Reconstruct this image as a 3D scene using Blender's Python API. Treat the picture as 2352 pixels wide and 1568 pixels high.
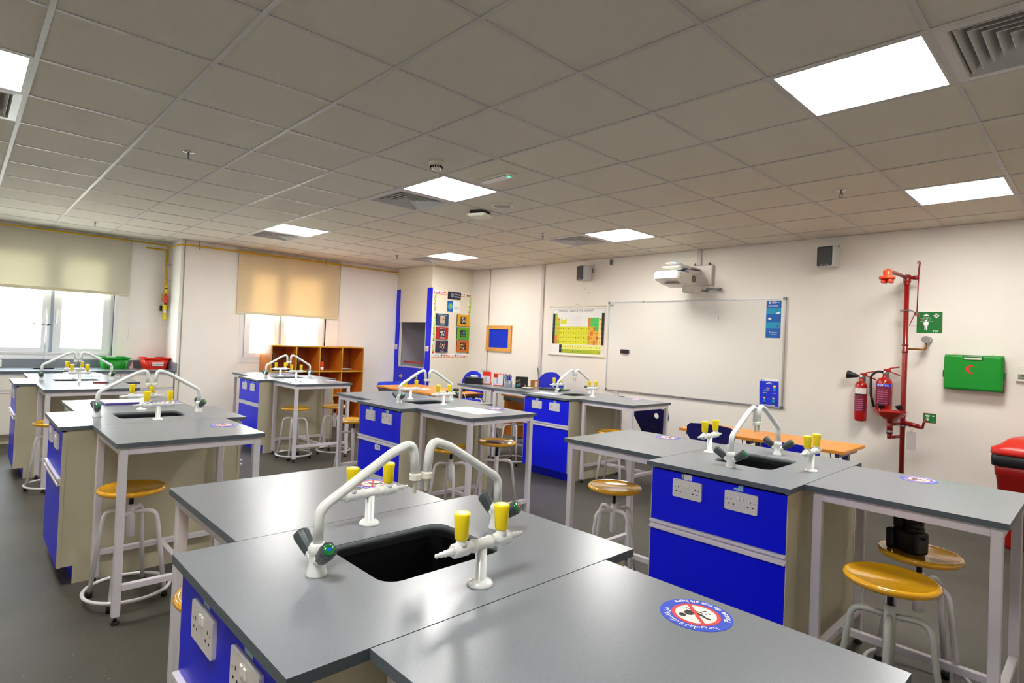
import bpy, bmesh, math, random
from mathutils import Vector, Matrix
random.seed(7)
PI = math.pi
for o in list(bpy.data.objects): bpy.data.objects.remove(o)
S = bpy.context.scene
COL = S.collection
# ---------------------------------------------------------------- camera
YAW, PITCH, ROLL, FPX = -0.814203446, 0.0145306838, 0.0415638721, 1325.24775
def cam_axes():
    cy, sy, cp, sp = math.cos(YAW), math.sin(YAW), math.cos(PITCH), math.sin(PITCH)
    f = Vector((sy*cp, cy*cp, sp)); r = Vector((cy, -sy, 0)); u = r.cross(f)
    c, s = math.cos(ROLL), math.sin(ROLL)
    return c*r + s*u, -s*r + c*u, f
r_, u_, f_ = cam_axes()
cd = bpy.data.cameras.new('camera'); cam = bpy.data.objects.new('camera', cd); COL.objects.link(cam)
M = Matrix((r_, u_, -f_)).transposed().to_4x4(); M.translation = Vector((1.70625909, -1.41682454, 1.433))
cam.matrix_world = M
cd.sensor_fit = 'HORIZONTAL'; cd.sensor_width = 36; cd.lens = 36*FPX/2352
cd.shift_x = 19.54/2352; cd.shift_y = -17.24/2352; cd.clip_start = 0.02; cd.clip_end = 300
S.camera = cam
# ---------------------------------------------------------------- world, sun, exposure
w = bpy.data.worlds.new('sky'); S.world = w; w.use_nodes = True
bg = w.node_tree.nodes['Background']; bg.inputs[0].default_value = (0.86, 0.94, 1.0, 1); bg.inputs[1].default_value = 9.5
sl = bpy.data.lights.new('sun', 'SUN'); sl.energy = 12; sl.angle = math.radians(0.5); sl.color = (1, .95, .88)
so = bpy.data.objects.new('sun', sl); COL.objects.link(so); so.rotation_euler = (math.radians(25), math.radians(40), 0)
S.view_settings.view_transform = 'Standard'; S.view_settings.look = 'None'
S.view_settings.gamma = 1; S.view_settings.use_curve_mapping = False
S.view_settings.exposure = 1.38
PANEL_STRENGTH = 16.0
def portal(y0, y1, z0, z1, x):
    l = bpy.data.lights.new('window_portal', 'AREA'); l.shape = 'RECTANGLE'; l.size = z1-z0; l.size_y = y1-y0
    l.cycles.is_portal = True
    o = bpy.data.objects.new('window_portal', l); COL.objects.link(o)
    o.location = (x, (y0+y1)/2, (z0+z1)/2); o.rotation_euler = (0, -PI/2, 0)
portal(-1.3, .12, 1.03, 2.4, -8.04)
portal(1.66, 2.97, 1.03, 2.4, -7.44)
# ---------------------------------------------------------------- materials
def lin(c): return tuple((x/255/12.92 if x/255 <= .04045 else ((x/255+.055)/1.055)**2.4) for x in c) + (1,)
MATS = {}
def mat(name, rgb, rough=.5, metal=0, noise=0, scale=8, bump=0, bscale=60, coat=0, emit=0, spec=None, rgb2=None, trans=0, detail=3):
    if name in MATS: return MATS[name]
    m = bpy.data.materials.new(name); m.use_nodes = True; nt = m.node_tree; b = nt.nodes['Principled BSDF']
    c = lin(rgb); b.inputs['Base Color'].default_value = c
    b.inputs['Roughness'].default_value = rough; b.inputs['Metallic'].default_value = metal
    if coat: b.inputs['Coat Weight'].default_value = coat; b.inputs['Coat Roughness'].default_value = .08
    if spec is not None: b.inputs['Specular IOR Level'].default_value = spec
    if trans: b.inputs['Transmission Weight'].default_value = trans
    if emit: b.inputs['Emission Color'].default_value = c; b.inputs['Emission Strength'].default_value = emit
    if noise or bump:
        tc = nt.nodes.new('ShaderNodeTexCoord')
        if noise:
            n = nt.nodes.new('ShaderNodeTexNoise'); n.inputs['Scale'].default_value = scale; n.inputs['Detail'].default_value = detail
            nt.links.new(tc.outputs['Object'], n.inputs['Vector'])
            mx = nt.nodes.new('ShaderNodeMix'); mx.data_type = 'RGBA'
            c2 = lin(rgb2) if rgb2 else tuple(x*(1-noise) for x in c[:3]) + (1,)
            mx.inputs[6].default_value = c; mx.inputs[7].default_value = c2
            mr = nt.nodes.new('ShaderNodeMapRange'); mr.inputs[1].default_value = .35; mr.inputs[2].default_value = .7
            nt.links.new(n.outputs[0], mr.inputs[0]); nt.links.new(mr.outputs[0], mx.inputs[0]); nt.links.new(mx.outputs[2], b.inputs['Base Color'])
        if bump:
            n2 = nt.nodes.new('ShaderNodeTexNoise'); n2.inputs['Scale'].default_value = bscale
            nt.links.new(tc.outputs['Object'], n2.inputs['Vector'])
            bp = nt.nodes.new('ShaderNodeBump'); bp.inputs['Strength'].default_value = bump; bp.inputs['Distance'].default_value = .004
            nt.links.new(n2.outputs[0], bp.inputs['Height']); nt.links.new(bp.outputs[0], b.inputs['Normal'])
    MATS[name] = m; return m
wall_m = mat('painted wall', (238, 232, 222), .75, noise=.03, scale=2, bump=.05, bscale=120)
lwall_m = mat('daylit wall paint', (252, 248, 243), .75, noise=.03, scale=2, bump=.05, bscale=120)  # whiter copy of the wall paint, window-side daylight put into the colour
tile_m = mat('mineral ceiling tile', (219, 213, 198), .95, noise=.10, scale=260, bump=.25, bscale=320)
tile2_m = mat('smooth ceiling tile', (219, 213, 196), .95)
grid_m = mat('ceiling grid', (200, 196, 190), .5)
white = mat('white plastic', (236, 234, 228), .3)
cream = mat('cream laminate', (206, 199, 172), .42, noise=.03, scale=30)
benchw = mat('bench white laminate', (233, 228, 218), .4)
frame_m = mat('white enamelled steel', (224, 219, 226), .33, coat=.2)
blue = mat('blue laminate', (6, 20, 236), .33, spec=.35)
top_m = mat('grey worktop laminate', (130, 136, 143), .27, noise=.10, scale=420, detail=1, spec=.55)
edge_m = mat('dark grey worktop edge', (88, 98, 106), .4)
sinkm = mat('dark resin sink', (12, 13, 14), .45, spec=.2)
sinkrim = mat('grey resin sink edge', (112, 120, 124), .45)
tapw = mat('white powder coat', (232, 236, 234), .22, coat=.4)
knobg = mat('dark grey tap knob', (62, 72, 74), .45)
green_cap = mat('green tap cap', (8, 120, 48), .15, coat=.6)
blue_cap = mat('blue tap mark', (20, 90, 230), .3)
red_cap = mat('red tap mark', (200, 30, 20), .3)
yellow = mat('yellow gas knob', (253, 226, 0), .35)
nozz = mat('ivory nozzle plastic', (232, 230, 214), .35)
seat_m = mat('amber glossy seat', (236, 174, 26), .16, coat=.7)
pad_m = mat('brown seat pad', (112, 62, 50), .35)
leg_m = mat('stool enamel', (226, 222, 224), .3, coat=.3)
leg2_m = mat('worn stool enamel', (196, 200, 192), .35, coat=.2, noise=.06, scale=20)
black = mat('black plastic', (16, 16, 17), .45)
blackg = mat('black gloss', (10, 10, 12), .2)
chrome = mat('chrome', (205, 205, 205), .18, metal=1)
alu = mat('brushed aluminium', (190, 190, 188), .35, metal=.8)
brass = mat('brass pipe', (150, 110, 52), .3, metal=.9)
gasy = mat('yellow gas pipe', (222, 178, 20), .35)
redm = mat('red enamel', (170, 20, 12), .25, coat=.4)
dred = mat('dark red enamel', (140, 16, 12), .28, coat=.3)
orng = mat('orange red plastic', (236, 66, 26), .35)
redp = mat('red tray plastic', (238, 44, 16), .35)
binr = mat('red bin plastic', (176, 14, 8), .4)
grnp = mat('green tray plastic', (0, 150, 30), .35)
grn = mat('green sign', (0, 112, 40), .45)
faid = mat('green case plastic', (0, 138, 32), .35)
wood = mat('orange beech laminate', (228, 150, 48), .35, noise=.12, scale=14)
woodd = mat('orange chipboard laminate', (222, 130, 38), .45, noise=.12, scale=10)
woode = mat('ochre edge band', (196, 150, 40), .4)
fabric = mat('blue chair fabric', (20, 34, 190), .9, bump=.3, bscale=500)
navy = mat('navy chair plastic', (20, 16, 96), .4)
bluep = mat('bright blue chair plastic', (14, 60, 220), .35)
bluep2 = mat('blue chair plastic', (8, 22, 190), .35)
blind_m = mat('cream blind fabric', (226, 219, 188), .9)
paper = mat('white paper', (240, 240, 238), .7)
print_w = mat('white print', (245, 245, 245), .6)
print_k = mat('black print', (24, 22, 20), .6)
greym = mat('grey print', (150, 150, 150), .7)
stone = mat('grey steel', (120, 124, 128), .35, metal=.5)
fume_in = mat('grey fume cupboard lining', (196, 194, 204), .5)
splash = mat('grey upstand', (128, 134, 142), .35)
led = mat('white diffuser', (255, 252, 247), .4, emit=PANEL_STRENGTH)
ledg = mat('green indicator', (20, 255, 90), .4, emit=3)
screen_g = mat('lcd green', (70, 110, 60), .3)
skin = mat('illustration skin', (240, 180, 130), .6)
purple = mat('purple plastic', (74, 56, 150), .4)
teal = mat('teal print', (0, 150, 190), .6)
pblue = mat('poster blue', (0, 92, 176), .6)
pblue2 = mat('poster cobalt', (10, 40, 214), .5)
maroon = mat('extinguisher print', (120, 20, 50), .5)
pinkp = mat('pink print', (214, 120, 170), .6)
def floor_material():
    m = bpy.data.materials.new('speckled vinyl floor'); m.use_nodes = True; nt = m.node_tree; b = nt.nodes['Principled BSDF']
    tc = nt.nodes.new('ShaderNodeTexCoord')
    n1 = nt.nodes.new('ShaderNodeTexNoise'); n1.inputs['Scale'].default_value = 1.4; n1.inputs['Detail'].default_value = 5
    n2 = nt.nodes.new('ShaderNodeTexNoise'); n2.inputs['Scale'].default_value = 140; n2.inputs['Detail'].default_value = 2
    v = nt.nodes.new('ShaderNodeTexVoronoi'); v.inputs['Scale'].default_value = 34
    for n in (n1, n2, v): nt.links.new(tc.outputs['Object'], n.inputs['Vector'])
    r1 = nt.nodes.new('ShaderNodeValToRGB'); r1.color_ramp.elements[0].color = lin((66, 64, 57)); r1.color_ramp.elements[1].color = lin((88, 85, 76))
    r1.color_ramp.elements[0].position = .3; r1.color_ramp.elements[1].position = .7
    nt.links.new(n1.outputs[0], r1.inputs[0])
    mx = nt.nodes.new('ShaderNodeMix'); mx.data_type = 'RGBA'; mx.blend_type = 'MULTIPLY'; mx.inputs[0].default_value = .5
    r2 = nt.nodes.new('ShaderNodeValToRGB'); r2.color_ramp.elements[0].position = .35; r2.color_ramp.elements[1].position = .65
    r2.color_ramp.elements[0].color = (.55, .55, .55, 1)
    nt.links.new(n2.outputs[0], r2.inputs[0]); nt.links.new(r1.outputs[0], mx.inputs[6]); nt.links.new(r2.outputs[0], mx.inputs[7])
    r3 = nt.nodes.new('ShaderNodeValToRGB'); r3.color_ramp.elements[0].color = (1, 1, 1, 1); r3.color_ramp.elements[1].color = (0, 0, 0, 1)
    r3.color_ramp.elements[0].position = .03; r3.color_ramp.elements[1].position = .06
    nt.links.new(v.outputs['Distance'], r3.inputs[0])
    m2 = nt.nodes.new('ShaderNodeMix'); m2.data_type = 'RGBA'; m2.inputs[7].default_value = lin((190, 188, 176))
    nt.links.new(r3.outputs[0], m2.inputs[0]); nt.links.new(mx.outputs[2], m2.inputs[6]); nt.links.new(m2.outputs[2], b.inputs['Base Color'])
    b.inputs['Roughness'].default_value = .5; b.inputs['Specular IOR Level'].default_value = .35
    return m
floor_m = floor_material()
def thin_mat(name, kind, rgb):
    m = bpy.data.materials.new(name); m.use_nodes = True; nt = m.node_tree
    for n in list(nt.nodes):
        if n.type != 'OUTPUT_MATERIAL': nt.nodes.remove(n)
    out = nt.nodes['Material Output']; mx = nt.nodes.new('ShaderNodeMixShader')
    if kind == 'glass':
        a = nt.nodes.new('ShaderNodeBsdfTransparent'); a.inputs[0].default_value = (.94, .96, .96, 1)
        g = nt.nodes.new('ShaderNodeBsdfGlossy'); g.inputs['Roughness'].default_value = .02
        mx.inputs[0].default_value = .07
    else:
        a = nt.nodes.new('ShaderNodeBsdfDiffuse'); a.inputs[0].default_value = lin(rgb)
        g = nt.nodes.new('ShaderNodeBsdfTranslucent'); g.inputs[0].default_value = lin(rgb)
        mx.inputs[0].default_value = .15
    nt.links.new(a.outputs[0], mx.inputs[1]); nt.links.new(g.outputs[0], mx.inputs[2]); nt.links.new(mx.outputs[0], out.inputs[0])
    return m
glass = thin_mat('window glass', 'glass', None)
blind1_m = thin_mat('cream roller fabric', 'cloth', (232, 228, 210))
blind2_m = thin_mat('warm roller fabric', 'cloth', (242, 222, 184))
# ---------------------------------------------------------------- mesh helpers
def nb(): return bmesh.new()
def bx(bm, x0, x1, y0, y1, z0, z1, bev=0, seg=1, M=None, mi=0):
    v = [bm.verts.new(p) for p in ((x0,y0,z0),(x1,y0,z0),(x1,y1,z0),(x0,y1,z0),(x0,y0,z1),(x1,y0,z1),(x1,y1,z1),(x0,y1,z1))]
    fs = [bm.faces.new([v[i] for i in q]) for q in ((0,3,2,1),(4,5,6,7),(0,1,5,4),(1,2,6,5),(2,3,7,6),(3,0,4,7))]
    for f in fs: f.material_index = mi
    if bev:
        es = list({e for f in fs for e in f.edges})
        r = bmesh.ops.bevel(bm, geom=es, offset=bev, segments=seg, affect='EDGES', profile=.5)
        vs = {x for x in r['verts']} | {x for x in v if x.is_valid}
    else: vs = v
    if M is not None: bmesh.ops.transform(bm, matrix=M, verts=list(vs))
    return bm
def box(*a, **k): return bx(nb(), *a, **k)
def ring_pts(c, n, ax1, ax2, r): return [c + ax1*(r*math.cos(2*PI*i/n)) + ax2*(r*math.sin(2*PI*i/n)) for i in range(n)]
def loft(bm, loops, cap=True, close=False, mi=0, smooth=True):
    L = [[bm.verts.new(p) for p in l] for l in loops]; n = len(L[0])
    seq = list(zip(L, L[1:])) + ([(L[-1], L[0])] if close else [])
    for a, b in seq:
        for i in range(n):
            try: f = bm.faces.new((a[i], a[(i+1) % n], b[(i+1) % n], b[i])); f.material_index = mi; f.smooth = smooth
            except ValueError: pass
    if cap and not close:
        for l, rv in ((L[0], True), (L[-1], False)):
            f = bm.faces.new(l[::-1] if rv else l); f.material_index = mi
    return bm
def lathe(bm, prof, n=24, o=(0,0,0), d=(0,0,1), mi=0, cap=True, smooth=True):
    d = Vector(d).normalized(); a = d.orthogonal().normalized(); b = d.cross(a); o = Vector(o)
    return loft(bm, [ring_pts(o + d*z, n, a, b, max(r, 1e-5)) for r, z in prof], cap, mi=mi, smooth=smooth)
def cyl(bm, p, q, r, n=16, r2=None, mi=0, smooth=True):
    p, q = Vector(p), Vector(q); d = q - p
    return lathe(bm, [(r, 0), (r if r2 is None else r2, d.length)], n, p, d, mi, smooth=smooth)
def fillet(pts, rad, k=6):
    pts = [Vector(p) for p in pts]; out = [pts[0]]
    for i in range(1, len(pts)-1):
        p0, p1, p2 = pts[i-1], pts[i], pts[i+1]
        r = rad[i-1] if isinstance(rad, (list, tuple)) else rad
        a = (p0-p1).normalized(); b = (p2-p1).normalized(); ang = a.angle(b)
        t = min(r/math.tan(ang/2), (p0-p1).length*.49, (p2-p1).length*.49)
        s, e = p1+a*t, p1+b*t
        for j in range(k+1):
            u = j/k; out.append((s.lerp(p1, u)).lerp(p1.lerp(e, u), u))
    out.append(pts[-1]); return out
def tube(bm, pts, r, n=10, closed=False, mi=0):
    pts = [Vector(p) for p in pts]; N = len(pts); loops = []; t0 = None; a = None
    for i, p in enumerate(pts):
        if closed: t = (pts[(i+1) % N]-pts[i-1]).normalized()
        else: t = (pts[min(i+1, N-1)]-pts[max(i-1, 0)]).normalized()
        if a is None: a = t.orthogonal().normalized()
        else: a = (a - t*a.dot(t)).normalized()
        b = t.cross(a); loops.append(ring_pts(p, n, a, b, r))
    return loft(bm, loops, cap=not closed, close=closed, mi=mi)
def circ(c, r, n=32, axis='z'):
    out = []
    for i in range(n):
        x, y = r*math.cos(2*PI*i/n), r*math.sin(2*PI*i/n)
        out.append({'z': (c[0]+x, c[1]+y, c[2]), 'y': (c[0]+x, c[1], c[2]+y), 'x': (c[0], c[1]+x, c[2]+y)}[axis])
    return out
def rrect(x0, x1, y0, y1, r, k=5):
    o = []
    for cx, cy, a in ((x1-r, y1-r, 0), (x0+r, y1-r, PI/2), (x0+r, y0+r, PI), (x1-r, y0+r, 1.5*PI)):
        for j in range(k+1): t = a + PI/2*j/k; o.append((cx+r*math.cos(t), cy+r*math.sin(t)))
    return o
def plate(bm, outer, holes, z0, z1, side_mi=0, top_mi=0, M=None):
    """flat plate in xy with holes, extruded z0..z1"""
    tmp = bmesh.new(); es = []
    for lp in [outer]+list(holes):
        vs = [tmp.verts.new((p[0], p[1], z1)) for p in lp]
        es += [tmp.edges.new((vs[i], vs[(i+1) % len(vs)])) for i in range(len(vs))]
    bmesh.ops.triangle_fill(tmp, use_beauty=True, use_dissolve=False, edges=es)
    for f in tmp.faces:
        if f.normal.z < 0: f.normal_flip()
    n = len(tmp.verts); tmp.verts.index_update()
    V = [bm.verts.new(v.co) for v in tmp.verts]; Bv = [bm.verts.new((v.co.x, v.co.y, z0)) for v in tmp.verts]
    for f in tmp.faces:
        ids = [v.index for v in f.verts]
        g = bm.faces.new([V[i] for i in ids]); g.material_index = top_mi
        g = bm.faces.new([Bv[i] for i in reversed(ids)]); g.material_index = side_mi
    base = 0
    for lp in [outer]+list(holes):
        k = len(lp)
        for i in range(k):
            a, b = base+i, base+(i+1) % k
            g = bm.faces.new((V[a], Bv[a], Bv[b], V[b])); g.material_index = side_mi
        base += k
    tmp.free()
    if M is not None: bmesh.ops.transform(bm, matrix=M, verts=V+Bv)
    return bm
def xz(y=0, flip=False):   # maps plate xy -> world xz, thickness towards -y
    return Matrix(((1,0,0,0),(0,0,-1,y),(0,1,0,0),(0,0,0,1)))
def yz(x=0):               # maps plate xy -> world yz, thickness towards +x
    return Matrix(((0,0,1,x),(1,0,0,0),(0,1,0,0),(0,0,0,1)))
def yzn(x=0):              # thickness towards -x
    return Matrix(((0,0,-1,x),(1,0,0,0),(0,1,0,0),(0,0,0,1)))
def obj(name, bm, m, parent=None, label=None, loc=None, kind=None, fix=True):
    me = bpy.data.meshes.new(name)
    if fix: bmesh.ops.recalc_face_normals(bm, faces=bm.faces)
    bm.to_mesh(me); bm.free()
    for x in (m if isinstance(m, (list, tuple)) else [m]): me.materials.append(x)
    o = bpy.data.objects.new(name, me); COL.objects.link(o)
    if parent: o.parent = parent
    if label: o['label'] = label
    if loc: o.location = loc
    if kind: o['kind'] = kind
    return o
def tag(o, label, cat, group=None):
    o['label'] = label; o['category'] = cat
    if group: o['group'] = group
    return o
def thing(name, label, cat, loc=(0,0,0), rz=0, group=None):
    o = bpy.data.objects.new(name, None); COL.objects.link(o); o.location = loc; o.rotation_euler = (0,0,rz); o.empty_display_size = .1
    return tag(o, label, cat, group)
def struct(name, bm, m, parent=None):
    return obj(name, bm, m, parent, kind=None if parent else 'structure')
def dup(root, loc, rz=0, label=None):
    r = root.copy(); COL.objects.link(r); r.location = loc; r.rotation_euler = (0,0,rz)
    if label: r['label'] = label
    for ch in list(root.children):
        c = ch.copy(); COL.objects.link(c); c.parent = r
        for g in list(ch.children):
            d = g.copy(); COL.objects.link(d); d.parent = c
    return r
def text_bm(txt, size, M=None, align='CENTER', bm=None, mi=0, bold=0):
    c = bpy.data.curves.new('t', 'FONT'); c.body = txt; c.size = size; c.align_x = align; c.offset = bold; c.resolution_u = 2
    o = bpy.data.objects.new('t', c); COL.objects.link(o); bpy.context.view_layer.update()
    me = bpy.data.meshes.new_from_object(o.evaluated_get(bpy.context.evaluated_depsgraph_get()))
    bpy.data.objects.remove(o)
    out = bm or nb(); n0 = len(out.verts); out.verts.index_update()
    nf = len(out.faces)
    out.from_mesh(me); out.verts.ensure_lookup_table(); out.faces.ensure_lookup_table()
    vs = out.verts[n0:]
    for f in out.faces[nf:]: f.material_index = mi
    wd = (max(v.co.x for v in vs)-min(v.co.x for v in vs)) if vs else 0
    if M is not None and vs: bmesh.ops.transform(out, matrix=M, verts=list(vs))
    bpy.data.meshes.remove(me); return out, wd
def txt(name, s, size, M, m, parent, bold=0): return obj(name, text_bm(s, size, M, bold=bold)[0], m, parent, fix=False)
TR = Matrix.Translation
def RZ(a): return Matrix.Rotation(a, 4, 'Z')
def RX(a): return Matrix.Rotation(a, 4, 'X')
def RY(a): return Matrix.Rotation(a, 4, 'Y')
def wallM(x, y, z): return TR((x, y, z)) @ RX(PI/2)             # text on a wall facing -y
def wallMx(x, y, z): return TR((x, y, z)) @ RZ(PI/2) @ RX(PI/2)  # text on a wall facing +x
# ================================================================ SETTING
H = 2.675; YF = 5.2; XL = -7.22; XR = -7.82; YP = .79; XE = 3.6; YB = -3.6
struct('floor', box(XR-.2, XE+.2, YB-.2, YF+.2, -.1, 0), floor_m)
struct('wall_front', box(XR-.2, XE+.2, YF, YF+.2, 0, H+.3), wall_m)
struct('wall_back', box(XR-.2, XE+.2, YB-.2, YB, 0, H+.3), wall_m)
struct('wall_right', box(XE, XE+.2, YB, YF, 0, H+.3), wall_m)
W1 = (-1.3, .14, 1.02, 2.4); W2 = (1.66, 2.98, 1.02, 2.4)
bm = nb()
plate(bm, [(YP, 0), (YF, 0), (YF, H+.3), (YP, H+.3)], [[(W2[0],W2[2]),(W2[1],W2[2]),(W2[1],W2[3]),(W2[0],W2[3])]], 0, .2, M=yzn(XL))
struct('wall_left', bm, lwall_m)
bm = nb()
plate(bm, [(YB, 0), (YP+.1, 0), (YP+.1, H+.3), (YB, H+.3)], [[(W1[0],W1[2]),(W1[1],W1[2]),(W1[1],W1[3]),(W1[0],W1[3])]], 0, .2, M=yzn(XR))
struct('wall_left_recess', bm, lwall_m)
struct('wall_left_pillar', box(XR, XL-.2, YP, YP+.25, 0, H+.3), lwall_m)
# ceiling slab and lay-in grid
ceil = struct('ceiling', box(XR-.2, XE+.2, YB-.2, YF+.2, H+.3, H+.42), tile2_m)
LIGHTS = [(.6,1.2),(.6,3.6),(-2.4,1.2),(-2.4,3.6),(-5.4,1.2),(-5.4,3.6),(-2.4,-1.8),(.6,-1.8),(-5.4,-1.8)]
VENTS = [(1.2,1.2),(-3.0,1.2),(-6.0,1.2),(-3.0,3.6),(-6.0,3.6),(-3.0,-1.8)]
taken = {(round(a/.6), round(b/.6)) for a, b in LIGHTS+VENTS}
cache = {}
for i in range(-13, 6):
    for j in range(-6, 9):
        if (i, j) in taken: continue
        x0, x1, y0, y1 = max(i*.6, XR), min(i*.6+.6, XE), max(j*.6, YB), min(j*.6+.6, YF)
        if i == -13 and j > 1 : continue
        if i == -13: y1 = min(y1, YP)
        if x1-x0 < .05 or y1-y0 < .05: continue
        smooth = j >= 2 and i > -9
        key = (round(x1-x0, 3), round(y1-y0, 3), smooth)
        if key not in cache:
            hx, hy = (x1-x0)/2-.001, (y1-y0)/2-.001
            b = nb()
            loft(b, [[(-hx,-hy,.004),(hx,-hy,.004),(hx,hy,.004),(-hx,hy,.004)], [(-hx,-hy,.018),(hx,-hy,.018),(hx,hy,.018),(-hx,hy,.018)]], smooth=False)
            o = obj('ceiling_tile', b, tile2_m if smooth else tile_m, ceil); cache[key] = o.data
        else:
            o = bpy.data.objects.new('ceiling_tile', cache[key]); COL.objects.link(o); o.parent = ceil
        o.location = ((x0+x1)/2, (y0+y1)/2, H)
def grid_line(x0, x1, y0, y1, dz=0):
    b = nb(); bx(b, x0, x1, y0, y1, H+dz, H+.003+dz)
    xm, ym = (x0+x1)/2, (y0+y1)/2
    if x1-x0 < y1-y0: bx(b, xm-.001, xm+.001, y0, y1, H+.003, H+.03)
    else: bx(b, x0, x1, ym-.001, ym+.001, H+.003, H+.03)
    obj('grid_bar', b, grid_m, ceil)
for i in range(-12, 6): grid_line(i*.6-.011, i*.6+.011, YB, YF if i < 99 else 0, .0006)
for j in range(-5, 9): grid_line(XR if j <= 1 else XL, XE, j*.6-.011, j*.6+.011)
grid_line(XL, XE, YF-.02, YF); grid_line(XL, XL+.02, YP, YF, .0012); grid_line(XR, XR+.02, YB, YP, .0012)
# wall trims: trunking and panel joints
def trim(n, *a, m=white): return struct('trim_%d' % n, box(*a), m)
trunk_m = mat('pale trunking', (205, 200, 198), .5)
trim(1, -4.465, -4.415, YF-.022, YF, .05, H, m=trunk_m)
trim(2, -5.69, -5.675, YF-.012, YF, .0, H, m=mat('panel joint', (176, 168, 150), .6))
trim(3, -1.85, -1.80, YF-.03, YF, 2.48, H, m=trunk_m)
trim(4, XL, XL+.012, .83, .842, 0, H, m=MATS['panel joint'])
trim(5, XL, XL+.02, 3.19, 3.2, .0, H, m=lwall_m)
trim(6, -3.02, -2.96, YF-.02, YF, .3, .84, m=trunk_m)
# ---------------------------------------------------------------- windows
pvc = mat('window frame plastic', (240, 242, 244), .3)
gapm = mat('window centre post grey', (176, 190, 208), .4)
def window(n, X, y0, y1, z0, z1, ym):
    """frame, two sashes hinged outside, glass panes, handles"""
    x0, x1 = X-.11, X-.04
    wn = struct('window_%d' % n, plate(nb(), [(y0,z0),(y1,z0),(y1,z1),(y0,z1)], [[(y0+.035,z0+.035),(y1-.035,z0+.035),(y1-.035,z1-.035),(y0+.035,z1-.035)]], 0, .07, M=yz(x0)), pvc)
    obj('mullion', box(x0+.005, x1-.01, ym-.016, ym+.016, z0+.035, z1-.035), gapm, wn)
    for a, b, hy in ((y0+.037, ym-.017, ym-.045), (ym+.017, y1-.037, ym+.045)):
        s = obj('sash', plate(nb(), [(a,z0+.037),(b,z0+.037),(b,z1-.037),(a,z1-.037)], [[(a+.085,z0+.095),(b-.085,z0+.095),(b-.085,z1-.095),(a+.085,z1-.095)]], 0, .06, M=yz(x0+.02)), pvc, wn)
        obj('pane', box(x0+.045, x0+.051, a+.085, b-.085, z0+.095, z1-.095), glass, s)
        hb = nb(); bx(hb, x0+.08, x0+.092, hy-.012, hy+.012, 1.52, 1.62, .004); bx(hb, x0+.092, x0+.115, hy-.009, hy+.009, 1.44, 1.585, .005)
        hd = obj('handle', hb, white, s)
        obj('handle_screw', cyl(nb(), (x0+.09, hy, 1.61), (x0+.0945, hy, 1.61), .004, 8), black, s)
    obj('hinge', box(x0+.08, x0+.10, y1-.045, y1-.022, z0+.04, z0+.13, .004), white, wn)
    obj('reveal_trim', box(X-.04, X+.006, y0-.05, y0, z0-.05, z1), pvc, wn); obj('reveal_trim', box(X-.04, X+.006, y1, y1+.05, z0-.05, z1), pvc, wn)
    obj('sill', box(X-.04, X+.008, y0, y1, z0-.05, z0), pvc, wn)
window(1, XR, *W1, -.535)
window(2, XL, *W2, 2.235)
def blind(X, y0, y1, z, m, label):
    t = thing('roller_blind', label, 'blind', (X, (y0+y1)/2, z), 0)
    hw = (y1-y0)/2; hz = H-z
    obj('fabric', box(.028, .030, -hw, hw, 0, hz-.04), m, t)
    obj('bottom_bar', box(.023, .035, -hw, hw, -.006, .034, .004), blind_m, t, 'cream hem bar')
    b = nb(); cyl(b, (.03, -hw-.01, hz-.045), (.03, hw+.01, hz-.045), .02, 16); obj('roller', b, m, t)
    obj('pull_chain', tube(nb(), [(.045, hw+.012, hz-.05), (.046, hw+.012, -.58)], .0025, 6), white, t)
    b = nb(); lathe(b, [(.002,0),(.007,.012),(.003,.03)], 8, (.046, hw+.012, -.6)); obj('chain_weight', b, white, t)
    return t
blind(XR+.0, -1.35, .30, 1.868, blind1_m, 'wide cream roller blind over the window behind the bench')
blind(XL+.0, 1.55, 3.17, 1.70, blind2_m, 'warm-lit roller blind over the window above the bookcase')
# outside
ext_m = mat('pale render outside', (236, 230, 220), .8)
ext_b = nb(); bx(ext_b, -22, -16, -14, 3.0, -4, 2.2); bx(ext_b, -22, -15.9, -14.1, 3.1, 2.2, 2.45)
eb = obj('building', ext_b, ext_m); tag(eb, 'washed-out pale building outside the left window', 'building')
for k in range(5):
    obj('window', box(-16.0, -15.95, -12.5+3*k, -11.3+3*k, -.3, 1.2), mat('outside glass', (150, 190, 200), .2), eb)
g = struct('ground_outside', box(-60, XR-.25, -50, 50, -4.2, -4), ext_m)
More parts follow.
